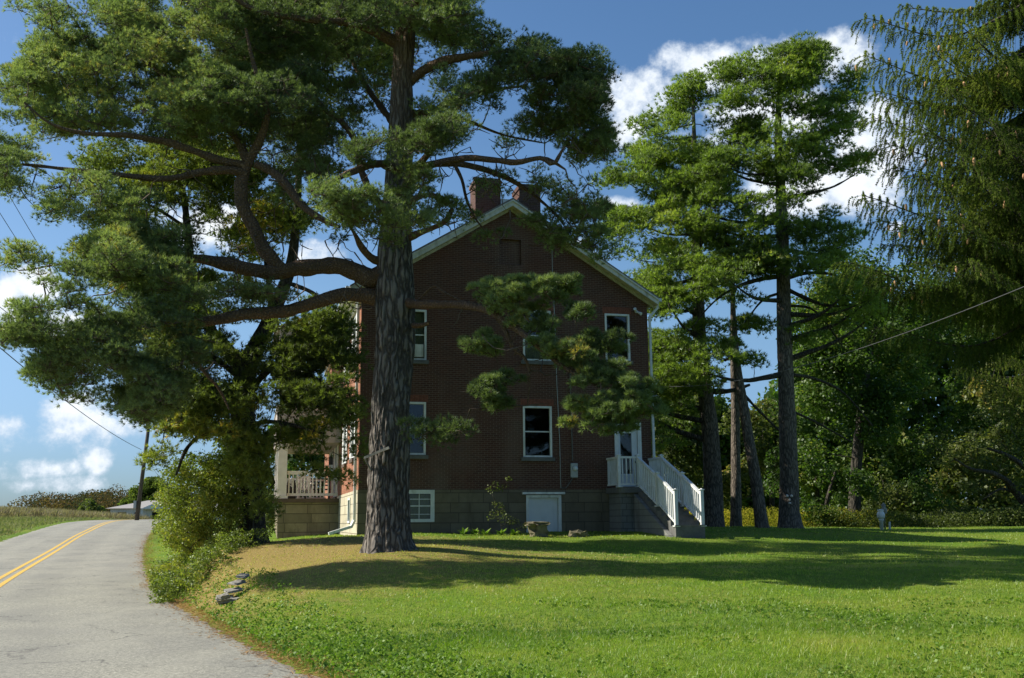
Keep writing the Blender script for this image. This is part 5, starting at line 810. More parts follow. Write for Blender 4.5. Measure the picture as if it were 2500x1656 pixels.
mb = MB(); mb.box(-.28, .28, -.02, .02, -.61, .14); mb.obj("stand", M_dark, cl)
# hanging porch lantern on the front wall
ln_ = MB(); ln_.cyl((-.02, 8.3, 3.1), (-.30, 8.3, 3.25), .015, n=6); ln_.cyl((-.30, 8.3, 3.25), (-.36, 8.3, 3.05), .015, n=6); ln_.box(-.44, -.28, 8.22, 8.38, 2.72, 2.98); ln_.lathe((-.36, 8.3, 2.98), [(.12, 0), (.03, .1), (.01, .14)], 8); ln_.obj("wall_lantern", M_darkmetal, house)
# --- back stairs: concrete landing, steps, white railings
st = empty("porch_steps", tuple(O+hw*9.0+np.array([0, 0, 0.1])), "concrete steps with white railings leading up to the side door", "steps", HY)
SX0, SX1, LD, LZ = -.30, 1.32, -1.30, 1.45   # local x of landing, depth, height; stair runs -y
mb = MB(); mb.box(SX0+.08, SX1-.05, LD+.1, -.03, -1.0, LZ-.26)
hcx, hx0 = .62, .62
steps = 8; rise = 1.30/steps; run = 3.15/steps; sx0 = .38; sx1 = 1.36; lean = .10
stp = MB(); dk = mb.obj("landing", M_block, st)
mb = MB(); n_ = 10; pl = [(SX0-.02, -.025), (SX0-.02, LD+.35)]+[(SX0-.02+.35*(1-math.cos(t_)), LD+.35-.40*math.sin(t_)) for t_ in np.linspace(.2, math.pi/2, 5)]+[(SX1+.03, LD-.05), (SX1+.03, -.025)]
nb = len(pl); mb.add([(x, y, LZ-.25) for x, y in pl]+[(x, y, LZ-.06) for x, y in pl], [tuple(range(nb)), tuple(range(nb, 2*nb))[::-1]]+[(i, (i+1) % nb, nb+(i+1) % nb, nb+i)[::-1] for i in range(nb)]); mb.obj("landing_slab", M_concrete, st)
for k in range(steps):
    z = LZ-.06-rise*(k+1); y1 = LD-.05-run*k; y0 = y1-run; stp.box(sx0, sx1, y0-.0, y1-.002, z-.9, z); stp.box(sx0-.02, sx1+.02, y0-.03, y0+.02, z+.002, z+.03) 
stp.obj("stair", M_concrete, st)
sb = MB()
for xa in (sx0-.16,): sb.hexa([(xa, LD-.05, -1), (xa+.14, LD-.05, -1), (xa+.14, LD-.05-run*steps, -1), (xa, LD-.05-run*steps, -1)], [(xa, LD-.05, LZ-.30), (xa+.14, LD-.05, LZ-.30), (xa+.14, LD-.05-run*steps, LZ-.45-rise*steps), (xa, LD-.05-run*steps, LZ-.45-rise*steps)])
sb.obj("stair_side", M_block, st)
def post(x, y, z, h=1.08, w_=.105):
    mb = MB(); mb.box(x-w_/2, x+w_/2, y-w_/2, y+w_/2, z, z+h); mb.box(x-w_/2-.025, x+w_/2+.025, y-w_/2-.025, y+w_/2+.025, z+h, z+h+.03); mb.lathe((x, y, z+h+.03), [(.07, 0), (.02, .03)], 4); mb.box(x-w_/2-.04, x+w_/2+.04, y-w_/2-.04, y+w_/2+.04, z-.002, z+.035); return mb.obj("post", M_white, st, bevel=.004)
zt = LZ-.06; xl_, xr_ = sx0+.06, sx1-.04
post(SX0+.05, LD+.08, zt); post(xl_, LD+.08, zt); post(xr_, LD+.08, zt)
ym, ye = LD-.05-run*4.1, LD-.05-run*(steps-.2); zm_, ze_ = zt-rise*4.2, zt-rise*(steps)-.02
for x in (xl_, xr_): post(x, ym, zm_); post(x, ye, ze_, 1.12)
R_ = dict(bw=.04, rw=.09, rh=.07)
railing((SX0+.05, -.05), (SX0+.05, LD+.13), zt+.10, zt+1.02, 9, st, M_white, **R_); railing((SX0+.10, LD+.08), (xl_-.05, LD+.08), zt+.10, zt+1.02, 4, st, M_white, **R_)
railing((xr_, -.05), (xr_, LD+.13), zt+.10, zt+1.02, 9, st, M_white, **R_)
for x in (xl_, xr_):
    railing((x, LD+.03), (x, ym+.05), zt+.07, zt+1.0, 10, st, M_white, zt=zm_-zt-.0, **R_); railing((x, ym-.05), (x, ye+.05), zm_+.10, zm_+1.0, 10, st, M_white, zt=ze_-zm_+.02, **R_)

# ================================================================== 6. small things by the house
def rock(name, loc, sx, sy, sz, mat_, seed=0, parent=None, n=3):
    import bmesh
    bm = bmesh.new(); bmesh.ops.create_cube(bm, size=1); bmesh.ops.subdivide_edges(bm, edges=bm.edges[:], cuts=n, use_grid_fill=True)
    for v_ in bm.verts:
        p = np.array(v_.co); r_q = np.linalg.norm(p); p = p*(.82+.18*.62/max(r_q, .01)); p = p+(np.array([vnoise(p[None], 3.5, seed+k)[0] for k in range(3)])-.5)*.42; v_.co = (p[0]*sx, p[1]*sy, p[2]*sz)
    me = bpy.data.meshes.new(name); bm.to_mesh(me); bm.free(); me.materials.append(mat_); [setattr(f, 'use_smooth', False) for f in me.polygons]; return link(name, me, parent, loc)
q = P(1312, 1294, 32.5); gq = gz1(q[0], q[1]); pln = empty("stone_planter", (q[0], q[1], gq), "round stump-like stone with a mossy slab on top in front of the basement door", "planter")
rock("base", (0, 0, .17), .52, .5, .42, M_mossrock, 1, pln); rock("slab", (0, 0, .41), .66, .62, .12, M_mossrock, 5, pln)
q = P(1412, 1297, 32.5); o_ = rock("stone_block", (q[0], q[1], gz1(q[0], q[1])+.06), .5, .3, .26, M_mossrock, 8); tag(o_, "small rectangular stone lying left of the concrete landing", "stone")
lst = [(560, 1428, 18.6, .34, .24, .06, 0), (552, 1424, 18.7, .30, .22, .05, 1), (572, 1419, 18.8, .30, .22, .05, 2), (546, 1431, 18.4, .18, .15, .08, 3), (580, 1414, 18.9, .28, .2, .04, 4), (592, 1410, 19, .28, .18, .04, 5)]
sd_ = ["bottom flat slab of the stone pile on the lawn bank", "second flat slab of the stone pile sticking out left", "middle slab of the stone pile leaning right", "small pale chunk at the left foot of the stone pile", "thin slab near the top of the stone pile", "topmost thin slab of the stone pile in its shadow"]
for i, (px, py, D, sx, sy, sz, s_) in enumerate(lst):
    q = P(px, py, D); zz = gz1(q[0], q[1]); o_ = rock("flat_stone", (q[0], q[1], zz+.04+.055*i*.8), sx, sy, sz, M_rock, 20+s_, None, 2); o_.rotation_euler = (.08, -.12, .3*s_); tag(o_, sd_[i], "stone", "flat stones piled on the lawn bank")
# fallen leaf on lawn
q = P(2131, 1457, 17); o_ = leaves(np.array([[0, 0, 0.03]]), .14, np.array([.3]), [0, 0, 1], 2); me = mesh("fallen_leaf", o_[0], quads(4), F_litter, False, o_[1]); o_ = link("fallen_leaf", me, None, (q[0], q[1], gz1(q[0], q[1])+.03)); tag(o_, "single brown leaf lying on the sunny lawn", "leaf")
# white turned post near the woods
q = P(2153, 1294, 44); wp = empty("garden_post", (q[0], q[1], gz1(q[0], q[1])), "short white post with a bulb and cap at the edge of the woods", "post")
mb = MB(); mb.lathe((0, 0, -.1), [(.08, 0), (.08, .48), (.11, .5), (.11, .54)], 12); mb.obj("shaft", M_white, wp, True); mb = MB(); mb.lathe((0, 0, .44), [(.1, 0), (.16, .1), (.17, .2), (.13, .3), (.10, .34), (.13, .36), (.13, .40), (.05, .42)], 14); mb.obj("bulb", M_white, wp, True)
q = P(2161, 1290, 45.5); gp = empty("garden_ornament", (q[0], q[1], gz1(q[0], q[1])), "small grey figure just behind the white bulb post", "ornament"); mb = MB(); mb.lathe((0, 0, -.1), [(.03, 0), (.03, .75), (.12, .8), (.15, .95), (.08, 1.05), (.10, 1.15), (.02, 1.25)], 10); mb.obj("figure", M_rock, gp, True)
q = P(2172, 1290, 45.5); o_ = MB().cyl((0, 0, -.1), (.02, 0, .33), .05, .04).obj("marker_stake", M_trim, None); o_.location = (q[0], q[1], gz1(q[0], q[1])); tag(o_, "short pale stake right of the white bulb post", "stake")
# utility pole, wires
pb = P(333, 1271, 84); pb[2] = gz1(pb[0], pb[1])-.3; ptp = P(374, 955, 84.5); up_ = empty("utility_pole", tuple(pb), "leaning wooden utility pole at the road crest", "utility pole")
rel = ptp-pb; mb = MB(); mb.cyl((0, 0, 0), tuple(rel), .18, .12, 12); mb.obj("pole", M_poleW, up_, True)
mb = MB(); c_ = rel*.93; mb.beam(tuple(c_+[-1.1, .1, 0]), tuple(c_+[1.1, -.1, 0]), .1, .12); mb.obj("crossarm", M_poleW, up_)
mb = MB(); [mb.lathe(tuple(c_+np.array([x_, 0, .06])), [(.04, 0), (.06, .05), (.03, .14)], 8) for x_ in (-1, -.4, .5, 1)]; mb.obj("insulator", M_trim, up_)
mb = MB(); c2 = rel*.12; mb.box(c2[0]-.3, c2[0]-.1, -.25, .1, c2[2], c2[2]+.6); mb.obj("junction_box", M_metal, up_)
def wire(name, a, b, sag, r, label, mat_=M_wire):
    a = np.array(a); b = np.array(b); t_ = np.linspace(0, 1, 40)[:, None]; p = a+(b-a)*t_; p[:, 2] -= sag*4*(t_*(1-t_))[:, 0]; V, Fq = tube(p, r, 6); o = link(name, mesh(name, V, Fq, mat_, True, np.zeros(len(V)))); return tag(o, label, "wire")
wire("power_line", P(345, 1098, 84), P(-330, 560, 24), .55, .018, "lowest dark wire sagging from the leaning pole to the left edge")
wire("power_line", pb+rel*.93+[-1, 0, .15], P(-300, 20, 26), 1.2, .014, "steep upper wire crossing the sky left of the pines")
wire("power_line", pb+rel*.93+[-.4, 0, .15], P(-190, 100, 30), 1.0, .014, "second upper wire running behind the pine limb tips")
wire("power_line", pb+rel*.86, P(-300, 500, 28), .6, .014, "middle wire between the upper wires and the lowest wire")
wire("power_line", pb+rel*.5, P(420, 1195, 96), .2, .012, "thin guy wire dropping right from the leaning pole")
wire("service_cable", tuple(O+hw*WD+np.array([0, -.05, 5.2])), P(2620, 650, 13), .55, .006, "pale service cable sagging from the brick house across the woods", M_paleWire)

# far white house beyond the crest
q = P(268, 1270, 128); fb = np.array([q[0], q[1], .75]); fhs = empty("white_house", tuple(fb), "low white house with grey hipped roof beyond the road crest", "house", math.radians(8))
ez_ = 2.65; mb = MB(); mb.box(0, 13, 0, 8, -1, ez_); wl = mb.obj("wall", M_white, fhs)
mb = MB(); mb.add([(-.5, -.6, ez_), (13.5, -.6, ez_), (13.5, 8.6, ez_), (-.5, 8.6, ez_), (3.6, 4, ez_+1.05), (11, 4, ez_+1.05)], [(0, 1, 5, 4), (1, 2, 5), (2, 3, 4, 5), (3, 0, 4), (3, 2, 1, 0)]); mb.obj("roof", M_shingle2, fhs)
mb = MB(); mb.add([(3.9, -1.6, ez_-.1), (7.3, -1.6, ez_-.1), (5.6, -1.6, ez_+.65), (3.9, 1.2, ez_-.1), (7.3, 1.2, ez_-.1), (5.6, 1.2, ez_+.65)], [(0, 1, 2), (0, 2, 5, 3), (1, 4, 5, 2), (0, 3, 4, 1)]); mb.box(4.0, 4.15, -1.5, -1.35, -1, ez_-.1); mb.box(7.05, 7.2, -1.5, -1.35, -1, ez_-.1); mb.obj("porch", M_white, fhs)
for (a, b) in ((.9, 1.9), (2.9, 3.5), (5.0, 6.2), (8.5, 9.6)): mb = MB(); mb.box(a, b, -.03, -.004, ez_-1.5, ez_-.45); mb.obj("window", M_glassdark, fhs) if False else mb.obj("window", M_room, fhs)

# ================================================================== 7. broadleaf trees, shrubs and woods
def leafy(name, label, cat, px, py, D, trunk, ells, fmat, kd=.003, r=(.5, .95), per=80, lsize=.17, holes=(), limbs=(), bark=B_dark, group=None, bias=.4, rt_=.2, flat=.8, twig=True, hug=0):
    base = np.array([*P(px, py, D)[:2], 0]); base[2] = gz1(*base[:2]); rt = empty(name, tuple(base), label, cat, group=group)
    nodes = base[None]+np.array([[0, 0, .1]])
    if trunk:
        pr = [tuple(P(a_, b_, D+(c_ if len(rest) else 0)))+(rest[0] if len(rest) else c_,) for (a_, b_, c_, *rest) in trunk]; pr[0] = (base[0], base[1], base[2]-.2, pr[0][3])
        link("trunk", trunk_mesh("trunk", pr, bark, 20, .2, .02, .3, loc=base), rt); nodes = resample(np.array(pr), .3)[:, :3]
    if limbs: nodes = np.vstack([nodes, add_limbs(rt, base, [limb_px(q, D) for q in limbs], bark, 0, sides=7)])
    C, R = blobs(ells, D, holes, kd, r, clump=(.6, 1.3) if lsize > .15 else None)
    if hug: C[:, 2] = gz(C[:, 0], C[:, 1])+rng.uniform(0, hug, len(C))
    ct = np.repeat(np.arange(len(C)), per); d = rdir(len(ct)); cen = C[ct]+d*(R[ct][:, None]*rng.uniform(.3, 1, (len(ct), 1))**.6)*np.array([1, 1, flat])
    gzv = gz(cen[:, 0], cen[:, 1]) if hug else base[2]; cen[:, 2] = np.maximum(cen[:, 2], gzv+.03); bt = np.clip(.45+.9*(vnoise(C, .5, 3)-.5)+rng.normal(0, .1, len(C)), 0, .95); tint = bt[ct]+rng.normal(0, .13, len(ct))
    V, T = leaves(cen, lsize, tint, d*.6+np.array([0, -.2, .7]), bias*2.5)
    if twig:
        A, B, ra, rb = grow(nodes, C, .015 if rt_ > .1 else .006, .05 if rt_ > .1 else .015); v, f = segs(A, B, ra, rb, 3); link("crown", two_mat("crown", V-base, quads(len(V)), fmat, T, v-base, f, bark), rt)
    else: link("crown", mesh("crown", V-base, quads(len(V)), fmat, False, T), rt)
    return rt
# roadside shrub and ground cover (left)
leafy("roadside_shrub", "dense rounded shrub with yellowing leaves at the road edge", "shrub", 480, 1322, 27.5, None,
      [(440, 1180, 40, 45, 0, 1), (470, 1220, 60, 70, 0, 1.4), (540, 1170, 50, 50, .3, 1.2), (520, 1240, 65, 60, .3, 1.3), (420, 1250, 30, 60, 0, 1), (440, 1300, 35, 30, 0, 1), (560, 1250, 28, 60, .6, 1), (500, 1290, 50, 35, .2, 1), (560, 1140, 35, 30, .6, .9), (490, 1150, 40, 35, .3, 1), (430, 1322, 35, 22, .6, 1), (490, 1325, 50, 20, .2, 1), (405, 1290, 18, 40, 1.5, 1), (400, 1230, 14, 30, 1.5, .8)], F_hedge, .014, (.18, .34), 100, .062, rt_=.05, bias=.2)
leafy("porch_shrub", "small shrub at the porch corner behind the dark pine trunk", "shrub", 655, 1296, 42, None, [(655, 1215, 14, 22, 0, .5), (655, 1250, 16, 30, 0, .6), (660, 1280, 14, 18, 0, .5)], F_olive, .03, (.18, .3), 70, .08, rt_=.05)
leafy("bank_plant", "low leafy plants spilling over the bank below the roadside shrub", "plant", 480, 1370, 23.5, None, [(520, 1325, 45, 14, .8, .9), (450, 1345, 50, 16, 0, .9), (410, 1355, 32, 20, 0, .8), (480, 1335, 60, 14, .5, .9), (395, 1385, 22, 14, -3.0, .8, 1.5), (560, 1312, 40, 10, 1.8, .8), (590, 1308, 30, 8, 2.2, .6), (420, 1365, 26, 14, -1.5, 1.2, 1.5), (450, 1360, 40, 12, -.8, 1, 1.3), (610, 1320, 40, 8, 3, .8), (380, 1340, 18, 14, 1.2, 1.2, 1.4), (425, 1320, 38, 10, 7, 2.5, 2.5), (460, 1320, 50, 10, 5.5, 1.5, 2), (400, 1330, 22, 10, 4.5, 2, 2.5)], F_hedge, .04, (.10, .22), 50, .055, rt_=.05, flat=.7, hug=.4, twig=False)
leafy("climbing_shrub", "dark thin shrub climbing the stone foundation left of the basement door", "shrub", 1225, 1300, 33.3, None, [(1215, 1200, 25, 30, .4, .2), (1240, 1185, 15, 18, .4, .2), (1205, 1240, 25, 25, .3, .25), (1230, 1260, 25, 25, .2, .3), (1265, 1280, 25, 12, 0, .3)], F_olive, .010, (.10, .2), 26, .06, rt_=.05)
def hosta(px, py, D, n, label):
    q = P(px, py, D); b = np.array([q[0], q[1], gz1(q[0], q[1])]); N = n; a = rng.uniform(0, 2*math.pi, N); e = rng.uniform(.4, 1.2, N); d = np.stack([np.cos(a)*np.cos(e), np.sin(a)*np.cos(e), np.sin(e)], 1); L = rng.uniform(.25, .42, N)[:, None]; s = np.cross(d, [0, 0, 1.]); s = norm(s)*.035
    p1 = d*L*.5; p2 = d*L+np.array([0, 0, -.10]); V = np.empty((N, 4, 3)); V[:, 0] = 0; V[:, 1] = p1+s; V[:, 2] = p2; V[:, 3] = p1-s; V = V.reshape(-1, 3); o = link("garden_plant", mesh("garden_plant", V, quads(len(V)), F_weed, False, np.repeat(rng.uniform(0, 1, N), 4)), None, tuple(b)); return tag(o, label, "plant", "strap-leaved plants along the foundation")
for px, lab in ((1132, "leftmost strap-leaved plant of the foundation bed"), (1160, "second strap-leaved plant from the left in the foundation bed"), (1185, "bright strap-leaved plant in the middle of the foundation bed"), (1222, "strap-leaved plant in the bed under the climbing shrub"), (1255, "strap-leaved plant nearest the mossy stone planter")): hosta(px, 1296+rng.uniform(-3, 3), 33.2, 26, lab)
# broadleaf trees behind the lawn
leafy("maple_tree", "tall glossy-leaved maple behind the straight pine on the right", "maple tree", 2085, 1290, 56, [(2085, 1290, .35), (2090, 1150, .3), (2110, 950, .22), (2140, 780, .12), (2160, 660, .05)],
      [(2180, 690, 60, 40, 0, 2), (2230, 660, 50, 30, 0, 2, .8), (2140, 740, 50, 35, 0, 2), (2210, 740, 55, 40, 0, 2), (2090, 800, 60, 40, 0, 2.5, .8), (2180, 840, 70, 40, 0, 2.5), (2010, 830, 50, 40, 0, 2, .8), (2090, 880, 80, 40, 0, 3), (1990, 890, 50, 35, 0, 2), (2180, 930, 45, 55, -.5, 1.5, 1.3), (2130, 1000, 50, 50, -.5, 1.5, 1.2), (2040, 960, 70, 50, 0, 2.5), (1980, 990, 45, 40, 0, 2), (2250, 880, 50, 60, 0, 2, .7), (2060, 1050, 80, 40, 0, 2.5), (1985, 1075, 45, 30, -.5, 1.5, 1.1), (2150, 1080, 50, 35, 0, 2), (2100, 650, 50, 35, 0, 2), (2020, 690, 40, 30, 0, 2, .8), (2160, 640, 50, 30, 0, 2), (2250, 760, 60, 50, 0, 2), (2060, 860, 60, 50, 0, 2.5), (1980, 760, 40, 40, 1, 2, .9), (2110, 700, 50, 30, 0, 2, .8), (2040, 720, 50, 35, 1, 2, .7)], F_leaf, .007, (.5, .9), 100, .2)
leafy("maple_tree", "low spreading maple branches above the white bulb post", "maple tree", 2010, 1288, 53, [(2010, 1290, .12), (2020, 1220, .1), (2040, 1150, .06)], [(2060, 1165, 45, 20, 0, 1.2, 1.3), (2100, 1180, 50, 22, 0, 1.2, 1.2), (2090, 1210, 50, 15, 0, 1, 1), (2000, 1240, 40, 20, 0, 1), (2040, 1262, 55, 18, -.5, 1, 1.2), (1985, 1130, 45, 20, 0, 1.2, .9), (1900, 1130, 25, 40, 1, 1.2, 1), (1890, 1180, 20, 25, 1, 1, .8)], F_leaf, .006, (.35, .65), 60, .18)
leafy("crooked_tree", "crooked dark-limbed tree arching over the right side of the lawn edge", "tree", 2500, 1285, 54, [(2530, 1290, .3), (2515, 1250, .26), (2490, 1215, .2), (2460, 1180, .15)],
      [(2300, 1085, 55, 25, 0, 1.5, 1.2), (2380, 1070, 45, 25, 0, 1.5, 1.1), (2260, 1105, 35, 25, 0, 1.5, 1.1), (2330, 1130, 60, 20, .5, 1.5, .8), (2420, 1140, 50, 35, .5, 1.5, .9), (2480, 1100, 50, 40, .5, 2, .9), (2450, 1200, 50, 30, .5, 1.5, .9), (2370, 1170, 50, 25, 1, 1.5, .7), (2490, 1250, 30, 25, 0, 1, .8), (2540, 1180, 50, 60, 0, 2, .8), (2480, 1010, 50, 40, 1, 2, .9), (2410, 1020, 40, 30, 1, 2, .7)], F_olive, .005, (.4, .7), 75, .14,
      limbs=[[(2490, 1215, 0, .17), (2460, 1175, -.3, .15), (2420, 1155, -.5, .12), (2370, 1145, -.7, .08), (2330, 1120, -.9, .05)], [(2540, 1180, 0, .18), (2500, 1140, .2, .15), (2455, 1110, .3, .11), (2410, 1095, .4, .06)], [(2470, 1200, 0, .08), (2440, 1195, -.3, .06), (2400, 1220, -.5, .03)]])
und = [("olive_shrub", "tall yellow-green shrub directly behind the white bulb post", 2190, 57, [(2170, 1150, 40, 40, 0, 1.5), (2200, 1200, 55, 30, 0, 1.5), (2160, 1230, 40, 30, 0, 1.2), (2210, 1245, 50, 30, 0, 1.5), (2150, 1120, 35, 30, 0, 1.2)], F_olive),
       ("olive_shrub", "broad green shrub between the bulb post and the crooked tree", 2310, 56, [(2290, 1220, 55, 22, 0, 1.5), (2330, 1240, 45, 22, 0, 1.2), (2270, 1260, 50, 25, 0, 1.2), (2340, 1270, 40, 15, 0, 1), (2240, 1190, 35, 30, 1, 1)], F_leaf),
       ("olive_shrub", "low bright bush on the rise at the far right of the lawn", 2420, 54, [(2430, 1260, 35, 18, 0, .9), (2400, 1275, 25, 14, 0, .8), (2470, 1275, 30, 12, 0, .8)], F_hedge),
       ("woodland_tree", "yellow-tinged tree in the woods behind the house corner", 1640, 64, [(1640, 1060, 50, 50, 0, 2), (1620, 1130, 45, 50, 0, 2), (1690, 1100, 50, 60, 0, 2), (1600, 1010, 30, 35, 0, 2), (1660, 1190, 60, 50, 0, 2), (1620, 1250, 40, 40, 0, 2), (1590, 1180, 20, 60, 0, 2), (1700, 1000, 50, 50, 0, 2, .7), (1650, 1000, 60, 30, 0, 2, .9)], F_olive),
       ("woodland_tree", "pale green bushy tree between the leaning pine and the tallest pine", 1880, 66, [(1860, 1030, 50, 50, 0, 2, .8), (1880, 1100, 45, 50, 0, 2), (1790, 1150, 50, 50, 0, 2, .8), (1870, 1190, 50, 50, 0, 2), (1760, 1220, 50, 40, 0, 2, .8), (1820, 1230, 60, 35, 0, 2), (1810, 1060, 50, 50, 0, 2, .5)], F_olive),
       ("woodland_tree", "dark leafy tree deep in the woods behind the maple", 2230, 70, [(2220, 980, 80, 60, 0, 3), (2300, 930, 70, 60, 0, 3), (2240, 1060, 80, 50, 0, 3), (2330, 1000, 60, 50, 0, 3, .8), (2150, 1130, 60, 60, 0, 2.5), (2280, 850, 60, 50, 0, 2.5, .8), (2200, 1150, 80, 60, 0, 3), (2320, 760, 60, 60, 0, 2.5, .8), (2260, 720, 50, 40, 0, 2.5, .8), (2350, 680, 60, 50, 0, 2.5, .8), (2400, 800, 70, 60, 0, 3), (2200, 800, 60, 60, 0, 3), (2460, 700, 60, 60, 0, 3, .7)], F_leaf),
       ("woodland_tree", "shaded tree filling the woods behind the tallest pine trunk", 1990, 70, [(1960, 800, 50, 50, 0, 3, .8), (1980, 900, 60, 60, 0, 3), (1960, 1000, 60, 60, 0, 3), (2020, 1090, 80, 50, 0, 3), (1960, 1170, 60, 50, 0, 3), (2060, 1150, 80, 60, 0, 3), (2030, 760, 50, 50, 0, 2.5, .8), (2090, 1240, 80, 40, 0, 3), (1960, 1240, 50, 35, 0, 2.5)], F_leaf),
       ("woodland_tree", "olive tree in the woods at the far right edge under the spruce", 2450, 66, [(2440, 960, 70, 50, 0, 3), (2500, 1050, 60, 60, 0, 3), (2390, 1130, 70, 60, 0, 3), (2480, 1180, 60, 60, 0, 3), (2350, 1200, 80, 60, 0, 3), (2440, 1250, 80, 40, 0, 3), (2540, 950, 60, 60, 0, 3), (2380, 900, 60, 50, 0, 3, .7)], F_olive)]
for nm, lab, px, D, el, fm in und:
    tk = [(px, 1288, .2), (px+5, 1200, .15), (px-4, 1080, .08)] if nm == "woodland_tree" else None
    leafy(nm, lab, "tree" if tk else "shrub", px, 1287, D, tk, el, fm, .006, (.5, .95), 85, .27 if tk else .18)
leafy("yard_tree", "dark leafy tree seen through the porch opening", "tree", 735, 1285, 74, [(735, 1285, .25), (740, 1180, .2), (736, 1080, .1)], [(735, 1120, 60, 50, 0, 3), (700, 1190, 50, 40, 0, 3), (780, 1190, 60, 50, 0, 3), (690, 1090, 50, 40, 0, 3), (790, 1100, 50, 40, 0, 3), (740, 1240, 90, 30, 0, 3), (740, 1050, 70, 40, 0, 3)], F_leaf, .01, (.6, 1.1), 70, .4)
leafy("yard_tree", "olive bushy tree behind the roadside shrub and dark pine trunk", "tree", 560, 1285, 58, [(560, 1285, .2), (560, 1180, .12)], [(500, 1180, 50, 50, 0, 2), (560, 1130, 60, 50, 0, 2), (620, 1180, 40, 50, 0, 2), (600, 1240, 50, 35, 0, 2), (450, 1150, 35, 35, 0, 2), (640, 1110, 40, 30, 0, 2), (540, 1060, 60, 30, 0, 2)], F_olive, .006, (.5, .9), 60, .25)
# deep wood mass closing the view
def mass(name, label, N, fn, size, fm, cat="woods"):
    C = fn(N); t_ = np.clip(.4+1.0*(vnoise(C, .22, 5)-.5)+rng.normal(0, .12, N), 0, 1); V, T = leaves(C, size, t_, [0, -.3, .8], .8); o = link(name, mesh(name, V, quads(len(V)), fm, False, T)); return tag(o, label, cat, kind='stuff')
def deep(N):
    x = rng.uniform(4, 75, N); y = 78+rng.uniform(0, 9, N)+x*.05; top = 6.5+9*np.clip((x-20)/5, 0, 1)+4.5*vnoise(np.stack([x, y*0, x*0], 1), .16, 8)+3*vnoise(np.stack([x, y*0, x*0], 1), .6, 9); z = top*rng.uniform(0, 1, N)**.8; c = np.stack([x, y, z+gz(x, y)], 1); k = vnoise(c, .5, 12); c = c+(rdir(N)*(.5+k[:, None]))*.5; return c
mass("distant_woods", "dark tangled woods closing the view behind the lawn trees", 150000, deep, .5, F_leaf)
def gold(N):
    x = rng.uniform(9, 19, N); y = rng.uniform(52, 60, N); z = rng.uniform(0, 1, N)*(.7+.5*vnoise(np.stack([x, y, x*0], 1), .8, 2)); return np.stack([x, y, gz(x, y)+z], 1)
mass("goldenrod", "yellow goldenrod patch glowing behind the pine trunks", 16000, gold, .10, F_golden, "wildflowers")
def brush(N):
    x = rng.uniform(15, 34, N); y = 51.5+rng.uniform(0, 3, N)+.05*(x-15)**1.0; z = rng.uniform(0, 1, N)*(.5+.7*vnoise(np.stack([x, y, x*0], 1), .7, 4)); return np.stack([x, y, gz(x, y)+z], 1)
mass("undergrowth", "low weedy undergrowth along the far lawn edge", 22000, brush, .11, F_olive, "undergrowth")
def hill(N):
    a = rng.uniform(0, 1, N); x = -118+rng.uniform(0, 98, N); y = 240+rng.uniform(-16, 30, N); tp_ = np.clip((x+118)/9, 0.05, 1); i = (x/6.).astype(int); k = np.stack([x, y, x*0], 1); t_ = tp_*(1.0+5.6*vnoise(k, .16, 8)+2*vnoise(k, .5, 4)); r_q = rng.uniform(0, 1, N)**.5; return np.stack([x, y, gz(x, y)+t_*r_q], 1)
mass("wooded_hill", "distant wooded hill in autumn colours beyond the dry field", 80000, hill, .5, F_autumn)
far_e = [(350, 1215, 28, 26, 0, 3), (380, 1200, 20, 25, 0, 3), (330, 1235, 30, 16, 0, 3), (370, 1190, 18, 18, 0, 2), (400, 1225, 25, 25, 0, 3)]
leafy("evergreen_tree", "rounded dark evergreen behind the far white house", "tree", 360, 1250, 165, [(360, 1265, .5), (362, 1210, .3)], far_e, F_spruce, .03, (.7, 1.3), 90, .42)
leafy("roadside_tree", "pale green bush beside the far white house", "bush", 222, 1250, 190, None, [(215, 1240, 16, 18, 0, 3), (235, 1248, 14, 10, 0, 3)], F_olive, .05, (.7, 1.2), 60, .45, twig=False)
# second conifer further right, dark
spruce("dark spruce behind the cone-hung spruce at the right edge", 19.2, 33, 19, [P(2385, 640, 31), P(2370, 700, 31.5), P(2400, 780, 31), P(2420, 860, 31), P(2390, 930, 31.5), P(2440, 990, 31), P(2350, 900, 32)], 34, 4.5, dens=.6)

